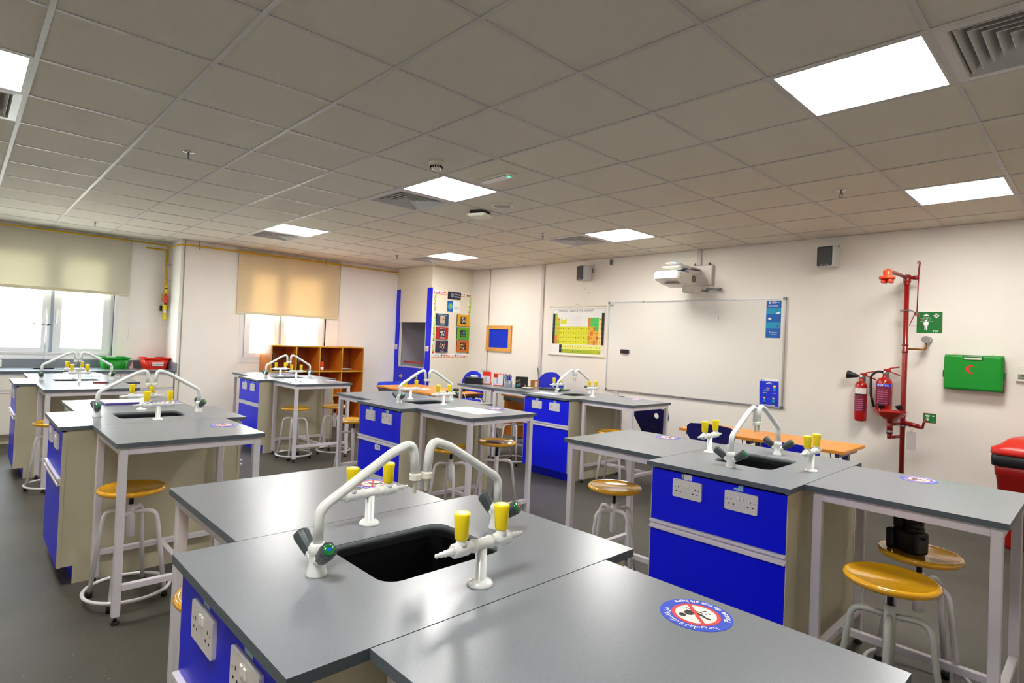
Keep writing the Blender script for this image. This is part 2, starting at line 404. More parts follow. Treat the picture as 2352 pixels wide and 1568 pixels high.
# ================================================================ STATIONS
A_, B_ = .685, .985
def make_cabinet():
    t = thing('island_cabinet', 'x', 'cabinet', (0,0,0), 0, 'double-ended island cabinets')
    bm = nb()
    poly = [(.095,0),(.89,0),(.89,.1),(.945,.1),(.945,.850),(.04,.850),(.04,.1),(.095,.1)]
    # side panels and core
    for x in (.02, .65): plate(bm, poly, [], 0, .018, M=yz(x))
    bx(bm, .038, .65, .042, .943, .1, .118); bx(bm, .038, .65, .48, .50, .118, .60)
    obj('carcass', bm, cream, t)
    for s, (ya, yb) in ((0, (.100,.112)), (1, (.873,.885))):
        obj('plinth', box(.039, .649, ya, yb, 0, .098), blue, t, 'blue plinth')
    for s in (0, 1):
        f = (lambda y: y) if s == 0 else (lambda y: .985-y)
        def b2(x0, x1, ya, yb, z0, z1, bev=0):
            a, b = sorted((f(ya), f(yb))); return box(x0, x1, a, b, z0, z1, bev)
        p = obj('upper_panel', b2(.021, .667, .02, .038, .592, .840, .0015), blue, t, 'blue upper panel')
        d = obj('door', b2(.021, .667, .02, .038, .098, .556, .0015), blue, t, 'blue door')
        hb = nb()
        for z0, z1, yo in ((.576,.590,.006),(.548,.562,.004)):
            a, b = sorted((f(yo), f(.036))); bx(hb, .019, .669, a, b, z0, z1, .002)
        a, b = sorted((f(.018), f(.036))); bx(hb, .019, .669, a, b, .562, .576)
        obj('handle_rail', hb, frame_m, t, 'white full-width handle rail')
        # edge banding
        eb_ = nb(); a, b = sorted((f(.0205), f(.0395)))
        bx(eb_, .667, .670, a, b, .098, .840); obj('edge_band', eb_, cream, t)
        obj('edge_band', box(.018, .021, a, b, .098, .840), cream, t)
    return t
def make_worktop():
    t = thing('worktop', 'x', 'worktop', (0,0,.851), 0, 'island worktops with sinks')
    hole = rrect(.18, .475, .318, .69, .045)
    obj('slab', plate(nb(), [(0,0),(A_,0),(A_,B_),(0,B_)], [hole], 0, .022, side_mi=1, top_mi=0), [top_m, edge_m], t)
    def L(d, z): return [(x, y, z) for x, y in rrect(.18-d, .475+d, .318-d, .69+d, .045+d*.5)]
    bm = nb(); loft(bm, [L(.004, .0), L(-.001, -.03), L(-.008, -.17)], cap=False); 
    vs = [bm.verts.new(p) for p in L(-.008, -.17)]; bm.faces.new(vs)
    loft(bm, [L(.012, .0), L(.008, -.18)], cap=False)
    obj('sink_bowl', bm, sinkm, t, 'black sink bowl')
    obj('sink_rim', loft(nb(), [L(.0035, -.014), L(.0035, .0), L(-.0015, .0005), L(-.0015, .0195), L(-.0002, .0205), L(-.0002, -.014)], cap=False, close=True), sinkrim, t, 'dark grey sink edge')
    b = nb(); lathe(b, [(.03, -.169),(.03,-.166),(.02,-.165)], 16, (.33,.5,0)); obj('drain', b, chrome, t)
    return t
SW, SD = .673, .70   # side table x width, y length
def make_side():
    """corner at origin, next to the worktop at x=0, extends +x"""
    t = thing('side_table', 'x', 'table', (0,0,0), 0, 'grey side tables on white steel frames')
    obj('tabletop', bx(nb(), 0.0028, SW, 0, SD, .851, .873), [top_m], t)
    t.children[0].data.materials.append(edge_m)
    for f in t.children[0].data.polygons:
        if abs(f.normal.z) < .5: f.material_index = 1
    q = .018
    XS = (.05, SW-.035); YS = (.035, SD-.035)
    for x in XS:
        for y in YS:
            lg = obj('leg', bx(nb(), x-q, x+q, y-q, y+q, .035, .851, .003), frame_m, t)
            b = nb(); cyl(b, (x,y,.012), (x,y,.036), .008, 8); lathe(b, [(.02,0),(.02,.008),(.012,.014)], 14, (x,y,0)); obj('foot', b, black, lg, 'black levelling foot')
    for y in YS: obj('apron', box(XS[0]+q, XS[1]-q, y-q, y+q, .813, .851, .002), frame_m, t)
    for x in XS: obj('apron', box(x-q, x+q, YS[0]+q, YS[1]-q, .813, .851, .002), frame_m, t)
    for x in XS: obj('lower_rail', box(x-.015, x+.015, YS[0]+q, YS[1]-q, .155, .185, .002), frame_m, t)
    ym = (YS[0]+YS[1])/2
    obj('stretcher', box(XS[0]+.015, XS[1]-.015, ym-.015, ym+.015, .155, .185, .002), frame_m, t)
    return t
def make_water_tap():
    t = thing('water_tap', 'x', 'tap', (0,0,0), 0, 'swan-neck bench water taps')
    b = nb(); lathe(b, [(.025,0),(.025,.003),(.022,.012),(.018,.03),(.018,.048),(.021,.054),(.0225,.062),(.018,.070),(.0155,.074)], 20)
    for s in (-1, 1): cyl(b, (0,0,.03), (s*.03,-.004,.047), .014, 12)
    obj('body', b, tapw, t)
    p = fillet([(0,0,.07),(0,0,.150),(0,.190,.262),(0,.258,.288),(0,.268,.195)], [.045,.05,.045], 8)
    obj('spout', tube(nb(), p, .0122, 14), tapw, t)
    b = nb(); lathe(b, [(.012,0),(.0165,.003),(.0165,.017),(.013,.02)], 10, (0,.268,.183), smooth=False); obj('nozzle_nut', b, nozz, t)
    b = nb(); lathe(b, [(.004,0),(.0055,.003),(.004,.010),(.0065,.013),(.0045,.020),(.0075,.023),(.005,.031),(.009,.034),(.009,.037)], 12, (0,.268,.150)); obj('nozzle', b, nozz, t)
    for s, c2 in ((-1, red_cap), (1, blue_cap)):
        d = Vector((s*.80, -.10, .59)).normalized(); o = Vector((s*.024,-.003,.043))
        b = nb(); a = d.orthogonal().normalized(); e = d.cross(a)
        def fl(r, z): return [o + d*z + a*((r*(1+(.06 if i % 4 < 2 else -.03)))*math.cos(2*PI*i/32)) + e*((r*(1+(.06 if i % 4 < 2 else -.03)))*math.sin(2*PI*i/32)) for i in range(32)]
        loft(b, [fl(.012,.0), fl(.0145,.006), fl(.0185,.050), fl(.019,.058), fl(.0175,.062)])
        k = obj('knob', b, knobg, t, 'ribbed dark grey knob')
        b = nb(); lathe(b, [(.0135,0),(.0135,.003),(.008,.005),(.0,.0055)], 18, o+d*.0615, d); obj('cap', b, green_cap, k, 'green cap')
        b = nb(); lathe(b, [(.0042,0),(.0042,.0006)], 10, o+d*.0668, d); obj('cap_mark', b, c2, k)
    return t
def make_gas_tap():
    t = thing('gas_tap', 'x', 'gas tap', (0,0,0), 0, 'twin bench gas taps')
    b = nb(); lathe(b, [(.031,0),(.031,.003),(.026,.010),(.017,.013),(.0135,.014),(.0135,.085)], 20); obj('post', b, tapw, t)
    b = nb(); zb = .093
    lathe(b, [(.013,-.085),(.016,-.083),(.016,-.045),(.0135,-.043),(.0135,-.03),(.0155,-.028),(.0155,-.022),(.0135,-.02),(.0135,.02),(.0155,.022),(.0155,.028),(.0135,.03),(.0135,.043),(.016,.045),(.016,.083),(.013,.085)], 16, (0,0,zb), (0,1,0))
    for s in (-1, 1): lathe(b, [(.015,0),(.013,.008),(.010,.016),(.010,.022)], 14, (0,s*.061,zb+.008))
    obj('manifold', b, tapw, t)
    for s in (-1, 1):
        b = nb(); lathe(b, [(.010,0),(.008,.012),(.0065,.013),(.0075,.022),(.0055,.023),(.0065,.034),(.0045,.035),(.005,.046),(.003,.048)], 12, (0,s*.085,zb), (0,s,0)); obj('hose_barb', b, tapw, t)
        b = nb(); n = 24; o = Vector((0,s*.061,zb+.022))
        def sq(r, z): return [o+Vector((r*(1-.07*abs(math.sin(1.5*2*PI*i/n)))*math.cos(2*PI*i/n), r*(1-.07*abs(math.sin(1.5*2*PI*i/n)))*math.sin(2*PI*i/n), z)) for i in range(n)]
        loft(b, [sq(.0135,0), sq(.016,.004), sq(.0185,.045), sq(.0195,.056), sq(.0185,.060)])
        k = obj('knob', b, yellow, t, 'yellow knob')
        b = nb(); lathe(b, [(.011,0),(.011,.0008)], 16, (0,s*.061,zb+.0818)); obj('cap', b, nozz, k)
    return t
def make_socket():
    """double socket, plate centred, facing -y"""
    t = thing('double_socket', 'x', 'socket', (0,0,0), 0, 'double sockets on the island cabinets')
    obj('faceplate', plate(nb(), rrect(-.0735,.0735,-.0425,.0425,.006,3), [], 0, .010, M=xz(0)), mat('socket plastic', (226,222,218), .3), t)
    for x in (-.0085, .0085): obj('switch', box(x-.006, x+.006, -.0135, -.009, .008, .030, .0015), white, t)
    bm = nb()
    for s in (-1, 1):
        cx = s*.043
        bx(bm, cx-.002, cx+.002, -.0104, -.0098, .004, .012)
        for d in (-.011, .011): bx(bm, cx+d-.0033, cx+d+.0033, -.0104, -.0098, -.016, -.011)
    obj('pin_holes', bm, black, t)
    bm = nb()
    for s in (-1, 1): cyl(bm, (s*.060, -.0098, .005), (s*.060, -.0106, .005), .0028, 8)
    obj('screws', bm, stone, t)
    return t
def make_sticker():
    t = thing('floor_sticker', 'x', 'sticker', (0,0,0), 0, 'do not sit stickers')
    t.name = 'round_sticker'
    sb = mat('sticker blue', (8, 66, 206), .4); sr = mat('sticker red', (222, 58, 48), .4); sw = mat('sticker white', (240, 238, 232), .4)
    obj('disc', lathe(nb(), [(.074,0),(.074,.0006)], 64, smooth=False), sb, t, 'blue outer ring')
    obj('ring', lathe(nb(), [(.050,.0006),(.050,.0009)], 48, smooth=False), sr, t, 'red ring')
    obj('field', lathe(nb(), [(.042,.0009),(.042,.0012)], 48, smooth=False), sw, t, 'white field')
    b = nb(); z0, z1 = .0012, .0015
    plate(b, [(.018+.0075*math.cos(a*PI/8), .024+.0075*math.sin(a*PI/8)) for a in range(16)], [], z0, z1)
    plate(b, [(.024,-.004),(.022,.012),(.012,.017),(.004,.012),(.002,.002),(-.012,.0),(-.026,.004),(-.034,.002),(-.033,-.003),(-.024,-.002),(-.010,-.008),(.010,-.010)], [], z0, z1)
    plate(b, [(.030,-.010),(-.012,-.013),(-.012,-.0145),(.030,-.0125)], [], z0, z1)
    plate(b, [(-.0,-.014),(-.006,-.030),(-.009,-.029),(-.003,-.013)], [], z0, z1)
    plate(b, [(-.014,-.013),(-.015,-.022),(-.022,-.022),(-.022,-.0205),(-.0165,-.0205),(-.0155,-.013)], [], z0, z1)
    obj('figure', b, print_k, t)
    b = nb(); bx(b, -.044, .044, -.004, .004, z1, z1+.0003, M=RZ(math.radians(137))); obj('slash', b, sr, t, 'red slash')
    b = nb(); s = "Please do not sit here"; wd = []
    adv = {'i': .32, 'l': .32, ' ': .42, 't': .45, 'r': .45, 'P': .72, 'e': .66}
    tot = sum(adv.get(c, .66) for c in s); a = -PI/2-math.radians(72); span = math.radians(144)
    for c in s:
        w_ = adv.get(c, .66)/tot*span; am = a+w_/2; a += w_
        if c == ' ': continue
        M_ = RZ(am+PI/2) @ TR((0, -.0685, .0009)); text_bm(c, .0185, M_, bm=b, bold=.0004)
    s2 = [0xFEE3,0xFEE6,32,0xFED3,0xFEC0,0xFEE0,0xFEDA,32,0xFEFB,32,0xFE97,0xFEA0,0xFEE0,0xFEB2,32,0xFEEB,0xFEE8,0xFE8E]
    wd = []
    for c in s2:
        if c == 32: wd.append(.004); continue
        tmp, w_ = text_bm(chr(c), .0175); tmp.free(); wd.append(max(w_, .003))
    tot = sum(wd); a = PI/2-min(math.radians(70), tot/.06/2); sc = 2*(PI/2-a)/tot
    for c, w_ in zip(s2, wd):
        am = a+w_*sc/2; a += w_*sc
        if c == 32: continue
        text_bm(chr(c), .0175, RZ(am-PI/2) @ TR((0, .0560, .0009)), bm=b, bold=.0003)
    obj('lettering', b, print_w, t, fix=False)
    return t
proto = {'cabinet': make_cabinet(), 'worktop': make_worktop(), 'side': make_side(), 'water': make_water_tap(), 'gas': make_gas_tap(), 'socket': make_socket(), 'sticker': make_sticker()}
used = set()
def put(kind, loc, rz, label):
    p = proto[kind]
    if kind not in used: used.add(kind); p.location = loc; p.rotation_euler = (0,0,rz); p['label'] = label; return p
    return dup(p, loc, rz, label)
ST = {'A': (.110,-1.008,'the foreground island'), 'B': (-2.90,-1.00,'the second-row left island'), 'C': (-5.82,-1.03,'the far left island'),
      'D': (.110,1.115,'the right-hand island'), 'E': (-5.87,1.165,'the bookcase island'), 'F': (-2.84,1.144,'the middle island'), 'G': (-2.844,3.208,'the whiteboard island')}
SIDE_SOCK = {'A':1,'B':1,'C':1,'D':1,'E':1,'F':1,'G':1}
for k, (X, Y, d) in ST.items():
    put('cabinet', (X, Y, 0), 0, 'cream cabinet with blue doors at '+d)
    put('worktop', (X, Y, .851), 0, 'grey worktop with black sink on '+d)
    put('side', (X+A_, Y+.152, 0), 0, 'grey table on white frame, right side of '+d)
    put('side', (X, Y+.152+SD, 0), PI, 'grey table on white frame, left side of '+d)
    put('water', (X+.325, Y+.222, .873), 0, 'white water tap, nearer one at the sink of '+d)
    put('water', (X+.325, Y+.795, .873), PI, 'white water tap, farther one at the sink of '+d)
    put('gas', (X+.60, Y+.49, .873), 0, 'gas tap with yellow knobs, right of the sink on '+d)
    put('gas', (X+.07, Y+.51, .873), 0, 'gas tap with yellow knobs, left of the sink on '+d)
    put('socket', (X+.214, Y+.02, .769), 0, 'white double socket, left one on blue panel of '+d)
    put('socket', (X+.474, Y+.02, .769), 0, 'white double socket, right one on blue panel of '+d)
# extra table beyond G
o = dup(proto['side'], (ST['G'][0]-SW-.004, ST['G'][1]+.152+SD, 0), PI, 'grey table carrying tissue box and pens, beyond the whiteboard island')
st = {'A': ('right table of the nearest island','left table of the nearest island'), 'D': ('right table before the red shower','left table of the right-hand island'), 'B': ('table of the left-hand second-row island', 'back table of the left-hand second-row island'),
      'F': ('paper-strewn table of the middle island', None), 'G': ('table under the whiteboard', None), 'E': ('right table before the bookcase', 'left table before the bookcase')}
for k, (rt, lt) in st.items():
    X, Y, _ = ST[k]
    put('sticker', (X+(.997 if k == 'A' else .98), Y+.752, .873), PI, 'round blue do-not-sit sticker on the '+rt)
    if lt: put('sticker', (X-.34, Y+.765, .873), 0.15, 'round blue do-not-sit sticker on the '+lt)
# inspection tags above sockets
tagm = mat('green test label', (30, 150, 90), .5); clear = mat('pale adhesive label', (150, 190, 215), .35)
for k in 'ADEFG':
    X, Y, d = ST[k]
    for q, xo in ((0, .205), (1, .462)):
        t = thing('inspection_label', 'small pale test label above the %s socket of %s' % (('left','right')[q], d), 'label', (X+xo, Y+.02, .828), 0, 'test labels above sockets')
        full = (k == 'D' and q == 0)
        if k == 'D' and q == 1: obj('backing', plate(nb(), [(-.014,-.012),(.018,-.013),(.018,.016),(.0,.015),(-.006,.002),(-.03,-.004),(-.022,-.009)], [], 0, .0008, M=xz(0)), clear, t); continue
        obj('backing', box(-.012, .030, -.0008, 0, -.014, .012), paper if full else clear, t)
        if k in 'DF': obj('green_strip', box(-.026, -.012, -.0008, 0, -.014, .012), mat('test green', (0,130,60), .5), t, 'green strip')
        if full:
            txt('lettering', 'PASS', .011, TR((-.0155, -.0009, -.001)) @ RY(-PI/2) @ RX(PI/2), print_w, t)
            b = nb()
            for z in (-.009, -.004, .001, .006): bx(b, -.009, .027, -.0010, -.0008, z, z+.0012)
            obj('ruled_lines', b, greym, t)
# small network plate on F lower door
t = thing('socket_plate', 'small white blank plate on blue door of the middle island', 'plate', (ST['F'][0]+.34, ST['F'][1]+.02, .515), 0)
obj('faceplate', box(-.04, .04, -.004, 0, -.021, .021, .003), white, t); obj('logo_mark', plate(nb(), rrect(-.022,.022,-.008,.012,.006,3), [rrect(-.014,.014,-.003,.006,.003,3)], 0, .0006, M=xz(-.004)), greym, t)
# ================================================================ STOOLS
def make_stool(seat_z, lm, pad=False):
    t = thing('lab_stool', 'x', 'stool', (0,0,0), 0, 'amber-seated lab stools')
    b = nb(); z = seat_z
    lathe(b, [(.0,-.030),(.135,-.030),(.152,-.026),(.160,-.016),(.160,-.008),(.154,-.001),(.146,.0),(.140,-.003),(.135,-.007),(.0,-.009)], 48, (0,0,z), cap=False)
    obj('seat', b, seat_m, t)
    if pad: obj('seat_pad', lathe(nb(), [(.095,-.009),(.095,-.0075),(.0,-.0073)], 40, (0,0,z)), pad_m, t, 'brown worn centre')
    b = nb(); cyl(b, (0,0,.47), (0,0,z-.029), .011, 12); lathe(b, [(.03,-.034),(.03,-.029)], 16, (0,0,z)); obj('screw', b, black, t, 'black screw spindle')
    b = nb(); lathe(b, [(.018,.32),(.021,.322),(.021,.488),(.017,.492)], 16); obj('hub', b, lm, t)
    for k in range(4):
        a = PI/4+k*PI/2; c, s = math.cos(a), math.sin(a)
        p = fillet([(.018*c,.018*s,.452), (.125*c,.125*s,.462), (.182*c,.182*s,.028)], [.055], 8)
        lg = obj('leg', tube(nb(), p, .0115, 10), lm, t)
        b = nb(); lathe(b, [(.016,0),(.0165,.03),(.013,.032)], 12, (.183*c,.183*s,0)); obj('foot', b, black, lg, 'black rubber foot')
    obj('foot_ring', tube(nb(), circ((0,0,.05), .196, 40), .009, 8, closed=True), lm, t)
    return t
def at(label, t, x, y, rz): t.location = (x, y, 0); t.rotation_euler = (0,0,rz); t['label'] = label; return t
s0 = make_stool(.585, leg_m); s1 = make_stool(.615, leg_m, True); s2_ = make_stool(.60, leg2_m)
at('amber stool under the front table of the left-hand second-row island', s0, -1.875, -.71, .2)
dup(s0, (-4.60,-.77,0), .5, 'amber stool half hidden under the far left island table')
dup(s0, (-4.79,1.455,0), .1, 'left amber stool under the table before the bookcase')
dup(s0, (-4.79,1.95,0), .6, 'right amber stool under the table before the bookcase')
dup(s0, (-3.62,1.56,0), .3, 'amber stool half hidden behind the blue middle cabinet')
dup(s0, (-1.90,1.47,0), .3, 'amber stool, left one under the middle island table')
at('stool with a brown worn seat centre, right one under the middle island', s1, -1.80, 1.87, .1)
dup(s0, (-3.2,3.46,0), .2, 'stool mostly hidden under the table with pens, white legs showing')
dup(s0, (-1.74,3.42,0), .3, 'amber stool under the table below the whiteboard')
s3_ = make_stool(.60, leg_m); at('amber stool under the left table of the right-hand island, black spindle showing', s3_, -.35, 1.50, .5)
at('nearest amber stool with greyish legs under the table before the shower', s2_, 1.135, 1.215, .95)
dup(s0, (1.13,1.72,0), .35, 'amber stool carrying the black camera')
dup(s0, (-.285,-.735,0), .2, 'amber stool peeping out left of the foreground blue panel')
# black camera on the stool
t = thing('camera_body', 'black camera standing upright on an amber stool seat', 'camera', (1.10, 1.70, .5765), -.5)
obj('body', box(-.07,.055,-.035,.04,0,.10,.012,2), black, t)
obj('grip', box(-.078,-.045,-.06,-.03,.0,.095,.012,2), black, t)
b = nb(); lathe(b, [(.036,0),(.036,.02),(.033,.022),(.033,.05),(.037,.052),(.037,.085),(.034,.088),(.030,.088),(.027,.075)], 28, (.018,0,.095)); obj('lens', b, black, t)
b = nb(); lathe(b, [(.0335,.086),(.0345,.0885),(.031,.0895)], 28, (.018,0,.095), cap=False); obj('lens_ring', b, chrome, t)
obj('lens_glass', lathe(nb(), [(.027,.075),(.012,.080),(.0,.081)], 24, (.018,0,.095), cap=False), blackg, t)
obj('viewfinder', box(-.068,-.02,-.03,.03,.098,.155,.01,2), black, t)
b = nb(); cyl(b, (.055,0,.075), (.072,0,.078), .006, 10); cyl(b, (-.05,-.02,.155), (-.05,-.02,.165), .012, 14); obj('dial', b, black, t)
# ================================================================ CEILING THINGS
def make_light():
    t = thing('ceiling_light', 'x', 'light', (0,0,0), 0, 'square recessed ceiling light panels')
    obj('frame', plate(nb(), [(.012,.012),(.588,.012),(.588,.588),(.012,.588)], [[(.025,.025),(.575,.025),(.575,.575),(.025,.575)]], 0, .03), grid_m, t)
    obj('diffuser', box(.025,.575,.025,.575,.002,.01), led, t, 'glowing white diffuser')
    return t
LL = ['brightest square ceiling light, upper right above the shower side','ceiling light at the right end near the shower wall','ceiling light in the middle beside the smoke detector','ceiling light in front of the projector','ceiling light near the bookcase window','small far ceiling light above the fume cupboard','ceiling light cut by the left edge of the view','ceiling light behind the camera on the right','ceiling light beyond the left edge']
l0 = make_light()
for k, (x, y) in enumerate(LIGHTS):
    if k == 0: l0.location = (x, y, H); l0['label'] = LL[0]
    else: dup(l0, (x, y, H), 0, LL[k])
def make_vent():
    t = thing('ceiling_vent', 'x', 'vent', (0,0,0), 0, 'square louvred ceiling vents')
    vm = mat('vent aluminium', (206, 204, 200), .4)
    def sq(h, z): return [(.3-h,.3-h,z),(.3+h,.3-h,z),(.3+h,.3+h,z),(.3-h,.3+h,z)]
    obj('frame', loft(nb(), [sq(.288,.004), sq(.288,.0), sq(.250,-.002), sq(.238,.02), sq(.288,.03)], cap=False, close=True, smooth=False), vm, t)
    for k in range(6):
        h = .236-.038*k
        obj('louvre', loft(nb(), [sq(h,.002), sq(h-.003,.0), sq(h-.040+.003,.045), sq(h-.040+.006,.045)], cap=False, close=True, smooth=False), vm, t)
    obj('plenum', box(.02,.58,.02,.58,.10,.12), black, t, 'dark duct behind')
    b = nb()
    for a in ((.02,.58,.02,.022),(.02,.58,.578,.58),(.02,.022,.02,.58),(.578,.58,.02,.58)): bx(b, *a, .03, .10)
    obj('duct_side', b, black, t)
    return t
VL = ['large louvred vent at the upper right corner','louvred vent touching the middle ceiling light','louvred vent beside the light near the bookcase window','louvred vent beside the light above the projector','small far louvred vent near the fume cupboard','louvred vent at the left edge of the view']
v0 = make_vent()
for k, (x, y) in enumerate(VENTS):
    if k == 0: v0.location = (x, y, H); v0['label'] = VL[0]
    else: dup(v0, (x, y, H), 0, VL[k])
def make_sprinkler():
    t = thing('sprinkler_head', 'x', 'sprinkler', (0,0,0), 0, 'ceiling sprinkler heads')
    obj('escutcheon', lathe(nb(), [(.038,.003),(.036,-.003),(.022,-.006),(.012,-.005)], 20), chrome, t)
    b = nb(); cyl(b, (0,0,0), (0,0,-.03), .007, 10)
    for s in (-1,1): tube(b, [(s*.004,0,-.02),(s*.013,0,-.032),(s*.006,0,-.05)], .0025, 6)
    obj('body', b, stone, t); obj('deflector', lathe(nb(), [(.015,-.052),(.015,-.0505),(.003,-.050)], 14), stone, t)
    return t
sp0 = make_sprinkler()
for k, (x, y, l) in enumerate([(-2.79,-.29,'sprinkler head in the upper left ceiling'), (-7.055+.3,-.271,'sprinkler head just above the left blind'), (.277,3.355,'sprinkler head between the two right-hand lights'), (-2.765,3.354,'sprinkler head below the soot mark in mid ceiling'), (-5.762,3.355,'small far sprinkler head near the fume cupboard')]):
    if k == 0: sp0.location = (x, y, H+.003); sp0['label'] = l
    else: dup(sp0, (x, y, H+.003), 0, l)
t = thing('smoke_detector', 'white domed smoke detector on the ceiling above the middle light', 'smoke detector', (-1.575,.969,H+.004))
obj('base', lathe(nb(), [(.055,0),(.055,-.012),(.052,-.022),(.05,-.024)], 32), nozz, t)
b = nb(); lathe(b, [(.048,-.024),(.048,-.030),(.040,-.036),(.036,-.050),(.026,-.062),(.0,-.064)], 32); obj('dome', b, nozz, t)
b = nb()
for k in range(16):
    bx(b, .0385, .0455, -.0045, .0045, -.049, -.036, M=RZ(k*PI/8))
obj('vent_slots', b, black, t)
t = thing('emergency_light', 'slim recessed emergency light with green indicator lamp', 'light', (-1.53,1.50,H+.003), 0)
obj('bezel', plate(nb(), rrect(-.18,.18,-.055,.055,.03), [], -.012, 0), nozz, t)
obj('lens', plate(nb(), rrect(-.15,.15,-.035,.035,.02), [], -.017, -.012), mat('clear lens', (190,190,196), .15, metal=.4), t)
obj('indicator_lamp', lathe(nb(), [(.010,-.022),(.010,-.016)], 12, (.13,.0,0)), ledg, t, 'green indicator')
t = thing('wifi_access_point', 'square white wireless access point hanging below the ceiling', 'access point', (-2.49,2.17,H), .35)
obj('housing', loft(nb(), [[(x*s,y*s,z) for x,y in rrect(-.1,.1,-.1,.1,.03)] for s,z in ((.8,-.03),(1,-.034),(1,-.042),(.75,-.058))]), nozz, t); obj('mount', box(-.07,.07,-.07,.07,-.03,.003), black, t, 'dark mount')
t = thing('ceiling_speaker', 'round flush ceiling speaker beside the access point', 'speaker', (-2.15,2.143,H+.003))
obj('rim', lathe(nb(), [(.105,0),(.103,-.006),(.082,-.007),(.08,-.003)], 36), nozz, t); obj('grille', lathe(nb(), [(.08,-.004),(.08,-.003)], 36), mat('grille beige', (170,165,150), .7), t)
# ================================================================ FRONT WALL THINGS
t = thing('whiteboard', 'large wall-mounted whiteboard with aluminium frame', 'whiteboard', (-1.975, YF, 1.445))
hw, hh = 1.18, .60
obj('surface', box(-hw,hw,-.016,-.004,-hh,hh), mat('whiteboard enamel', (228,224,216), .22, coat=.3), t)
obj('frame', plate(nb(), [(-hw-.012,-hh-.012),(hw+.012,-hh-.012),(hw+.012,hh+.012),(-hw-.012,hh+.012)], [[(-hw+.004,-hh+.004),(hw-.004,-hh+.004),(hw-.004,hh-.004),(-hw+.004,hh-.004)]], 0, .024, M=xz(0)), alu, t, 'aluminium frame')
for x in (-hw, hw):
    for z in (-hh, hh): obj('corner_cap', box(x-.016,x+.016,-.027,0,z-.016,z+.016,.003), stone, t)
b = nb()
for x in (-.62, 0, .62): bx(b, x-.006, x+.006, -.026, -.024, -hh-.012, -hh); bx(b, x-.006, x+.006, -.026, -.024, hh, hh+.012)
obj('fixing_plug', b, black, t)
b = nb(); bx(b, -1.165,-1.105,-.0168,-.016,.555,.58); obj('maker_label', b, greym, t)
b = nb(); bx(b, .42,.424,-.0168,-.016,.36,.40,M=None); obj('pen_mark', b, print_k, t)
t = thing('board_eraser', 'black eraser stuck on the left part of the whiteboard', 'eraser', (-2.858, YF-.016, 1.378), 0)
obj('felt', box(-.062,.062,-.012,0,-.026,.026,.003), stone, t); obj('back', box(-.064,.064,-.034,-.012,-.028,.028,.006), black, t, 'black back')
# poster 1
t = thing('banner_poster', 'tall blue banded poster at the top right of the whiteboard', 'poster', (-.911, YF-.016, 1.815))
obj('sheet', box(-.081,.081,-.0012,0,-.208,.208), pblue, t)
b = nb()
for z0, z1 in ((.06,.125),(-.10,-.035)): bx(b, -.081,.081,-.0018,-.0012,z0,z1)
obj('band', b, teal, t, 'teal bands')
b = nb()
for x in (-.048,-.036): bx(b, x-.005,x+.005,-.002,-.0012,.175,.185); bx(b, x-.005,x+.005,-.002,-.0012,.188,.198)
plate(b, [(.02,.062),(.045,.058),(.072,.066),(.072,.078),(.05,.080),(.03,.072)], [], .0018, .0024, M=xz(0))
plate(b, [(-.06,.005),(-.04,-.008),(-.02,.005),(-.03,.018),(-.05,.018)], [], .0012, .0018, M=xz(0))
for k,z in enumerate((.15,.14)): bx(b, -.06,.05,-.002,-.0012,z,z+.003)
obj('artwork', b, print_w, t)
b = nb(); plate(b, [(.045,.085),(.055,.098),(.050,.104),(.045,.100),(.040,.104),(.035,.098)], [], .0018, .0024, M=xz(0)); plate(b, [(.035,-.085),(.058,-.085),(.052,-.065),(.047,-.055),(.041,-.065)], [], .0018,.0024, M=xz(0)); obj('red_icon', b, mat('poster crimson', (150,30,70), .6), t)
txt('title', 'Taaleem', .026, wallM(0,-.0022,-.155), print_w, t)
b = nb()
for q,(z,wd_) in enumerate(((.194,.05),(.186,.085),(.178,.045),(-.172,.06))): bx(b, -.02,-.02+wd_,-.002,-.0012,z,z+.0035)
obj('text_lines', b, print_w, t)
# poster 2
t = thing('hygiene_poster', 'blue health poster with cartoon people at the lower right of the whiteboard', 'poster', (-.931, YF-.018, .985), 0)
pm = TR((0,0,0)) @ RY(-.03)
obj('sheet', box(-.105,.105,-.0012,0,-.145,.140,M=pm), pblue2, t)
obj('header_strip', box(-.105,.105,-.0014,0,.140,.165,M=pm), paper, t, 'white header strip')
b = nb()
for (cx, cz) in ((-.048,-.065),(.05,-.065),(.058,.06)):
    plate(b, [(cx-.014,cz-.03),(cx+.014,cz-.03),(cx+.010,cz+.008),(cx-.010,cz+.008)], [], .0014, .002, M=xz(0))
plate(b, [(-.06,.02),(-.03,.02),(-.034,.045),(-.056,.045)], [], .0014, .002, M=xz(0))
obj('clothes', b, teal, t)
b = nb()
for (cx, cz) in ((-.048,-.065),(.05,-.065),(.058,.06)): plate(b, [(cx+.012*math.cos(a*PI/6), cz+.02+.012*math.sin(a*PI/6)) for a in range(12)], [], .0014, .002, M=xz(0))
bx(b, -.03,.005,-.002,-.0014,.055,.066); bx(b, -.03,.0,-.002,-.0014,.034,.045)
obj('faces', b, skin, t)
b = nb(); plate(b, [(.058+.017*math.cos(a*PI/6), .086+.011*math.sin(a*PI/6)) for a in range(12)], [], .002, .0024, M=xz(0)); obj('yellow_hair', b, yellow, t)
b = nb()
for cx in (-.048,.05): plate(b, [(cx-.012,-.12),(cx+.012,-.12),(cx+.012,-.095),(cx-.012,-.095)], [], .0014, .002, M=xz(0)); plate(b, [(cx-.012,-.040),(cx+.012,-.040),(cx+.008,-.029),(cx-.008,-.029)], [], .002, .0024, M=xz(0))
obj('trousers', b, print_k, t)
b = nb()
for z in (-.133,-.127): bx(b, -.07,.07,-.002,-.0014,z,z+.003)
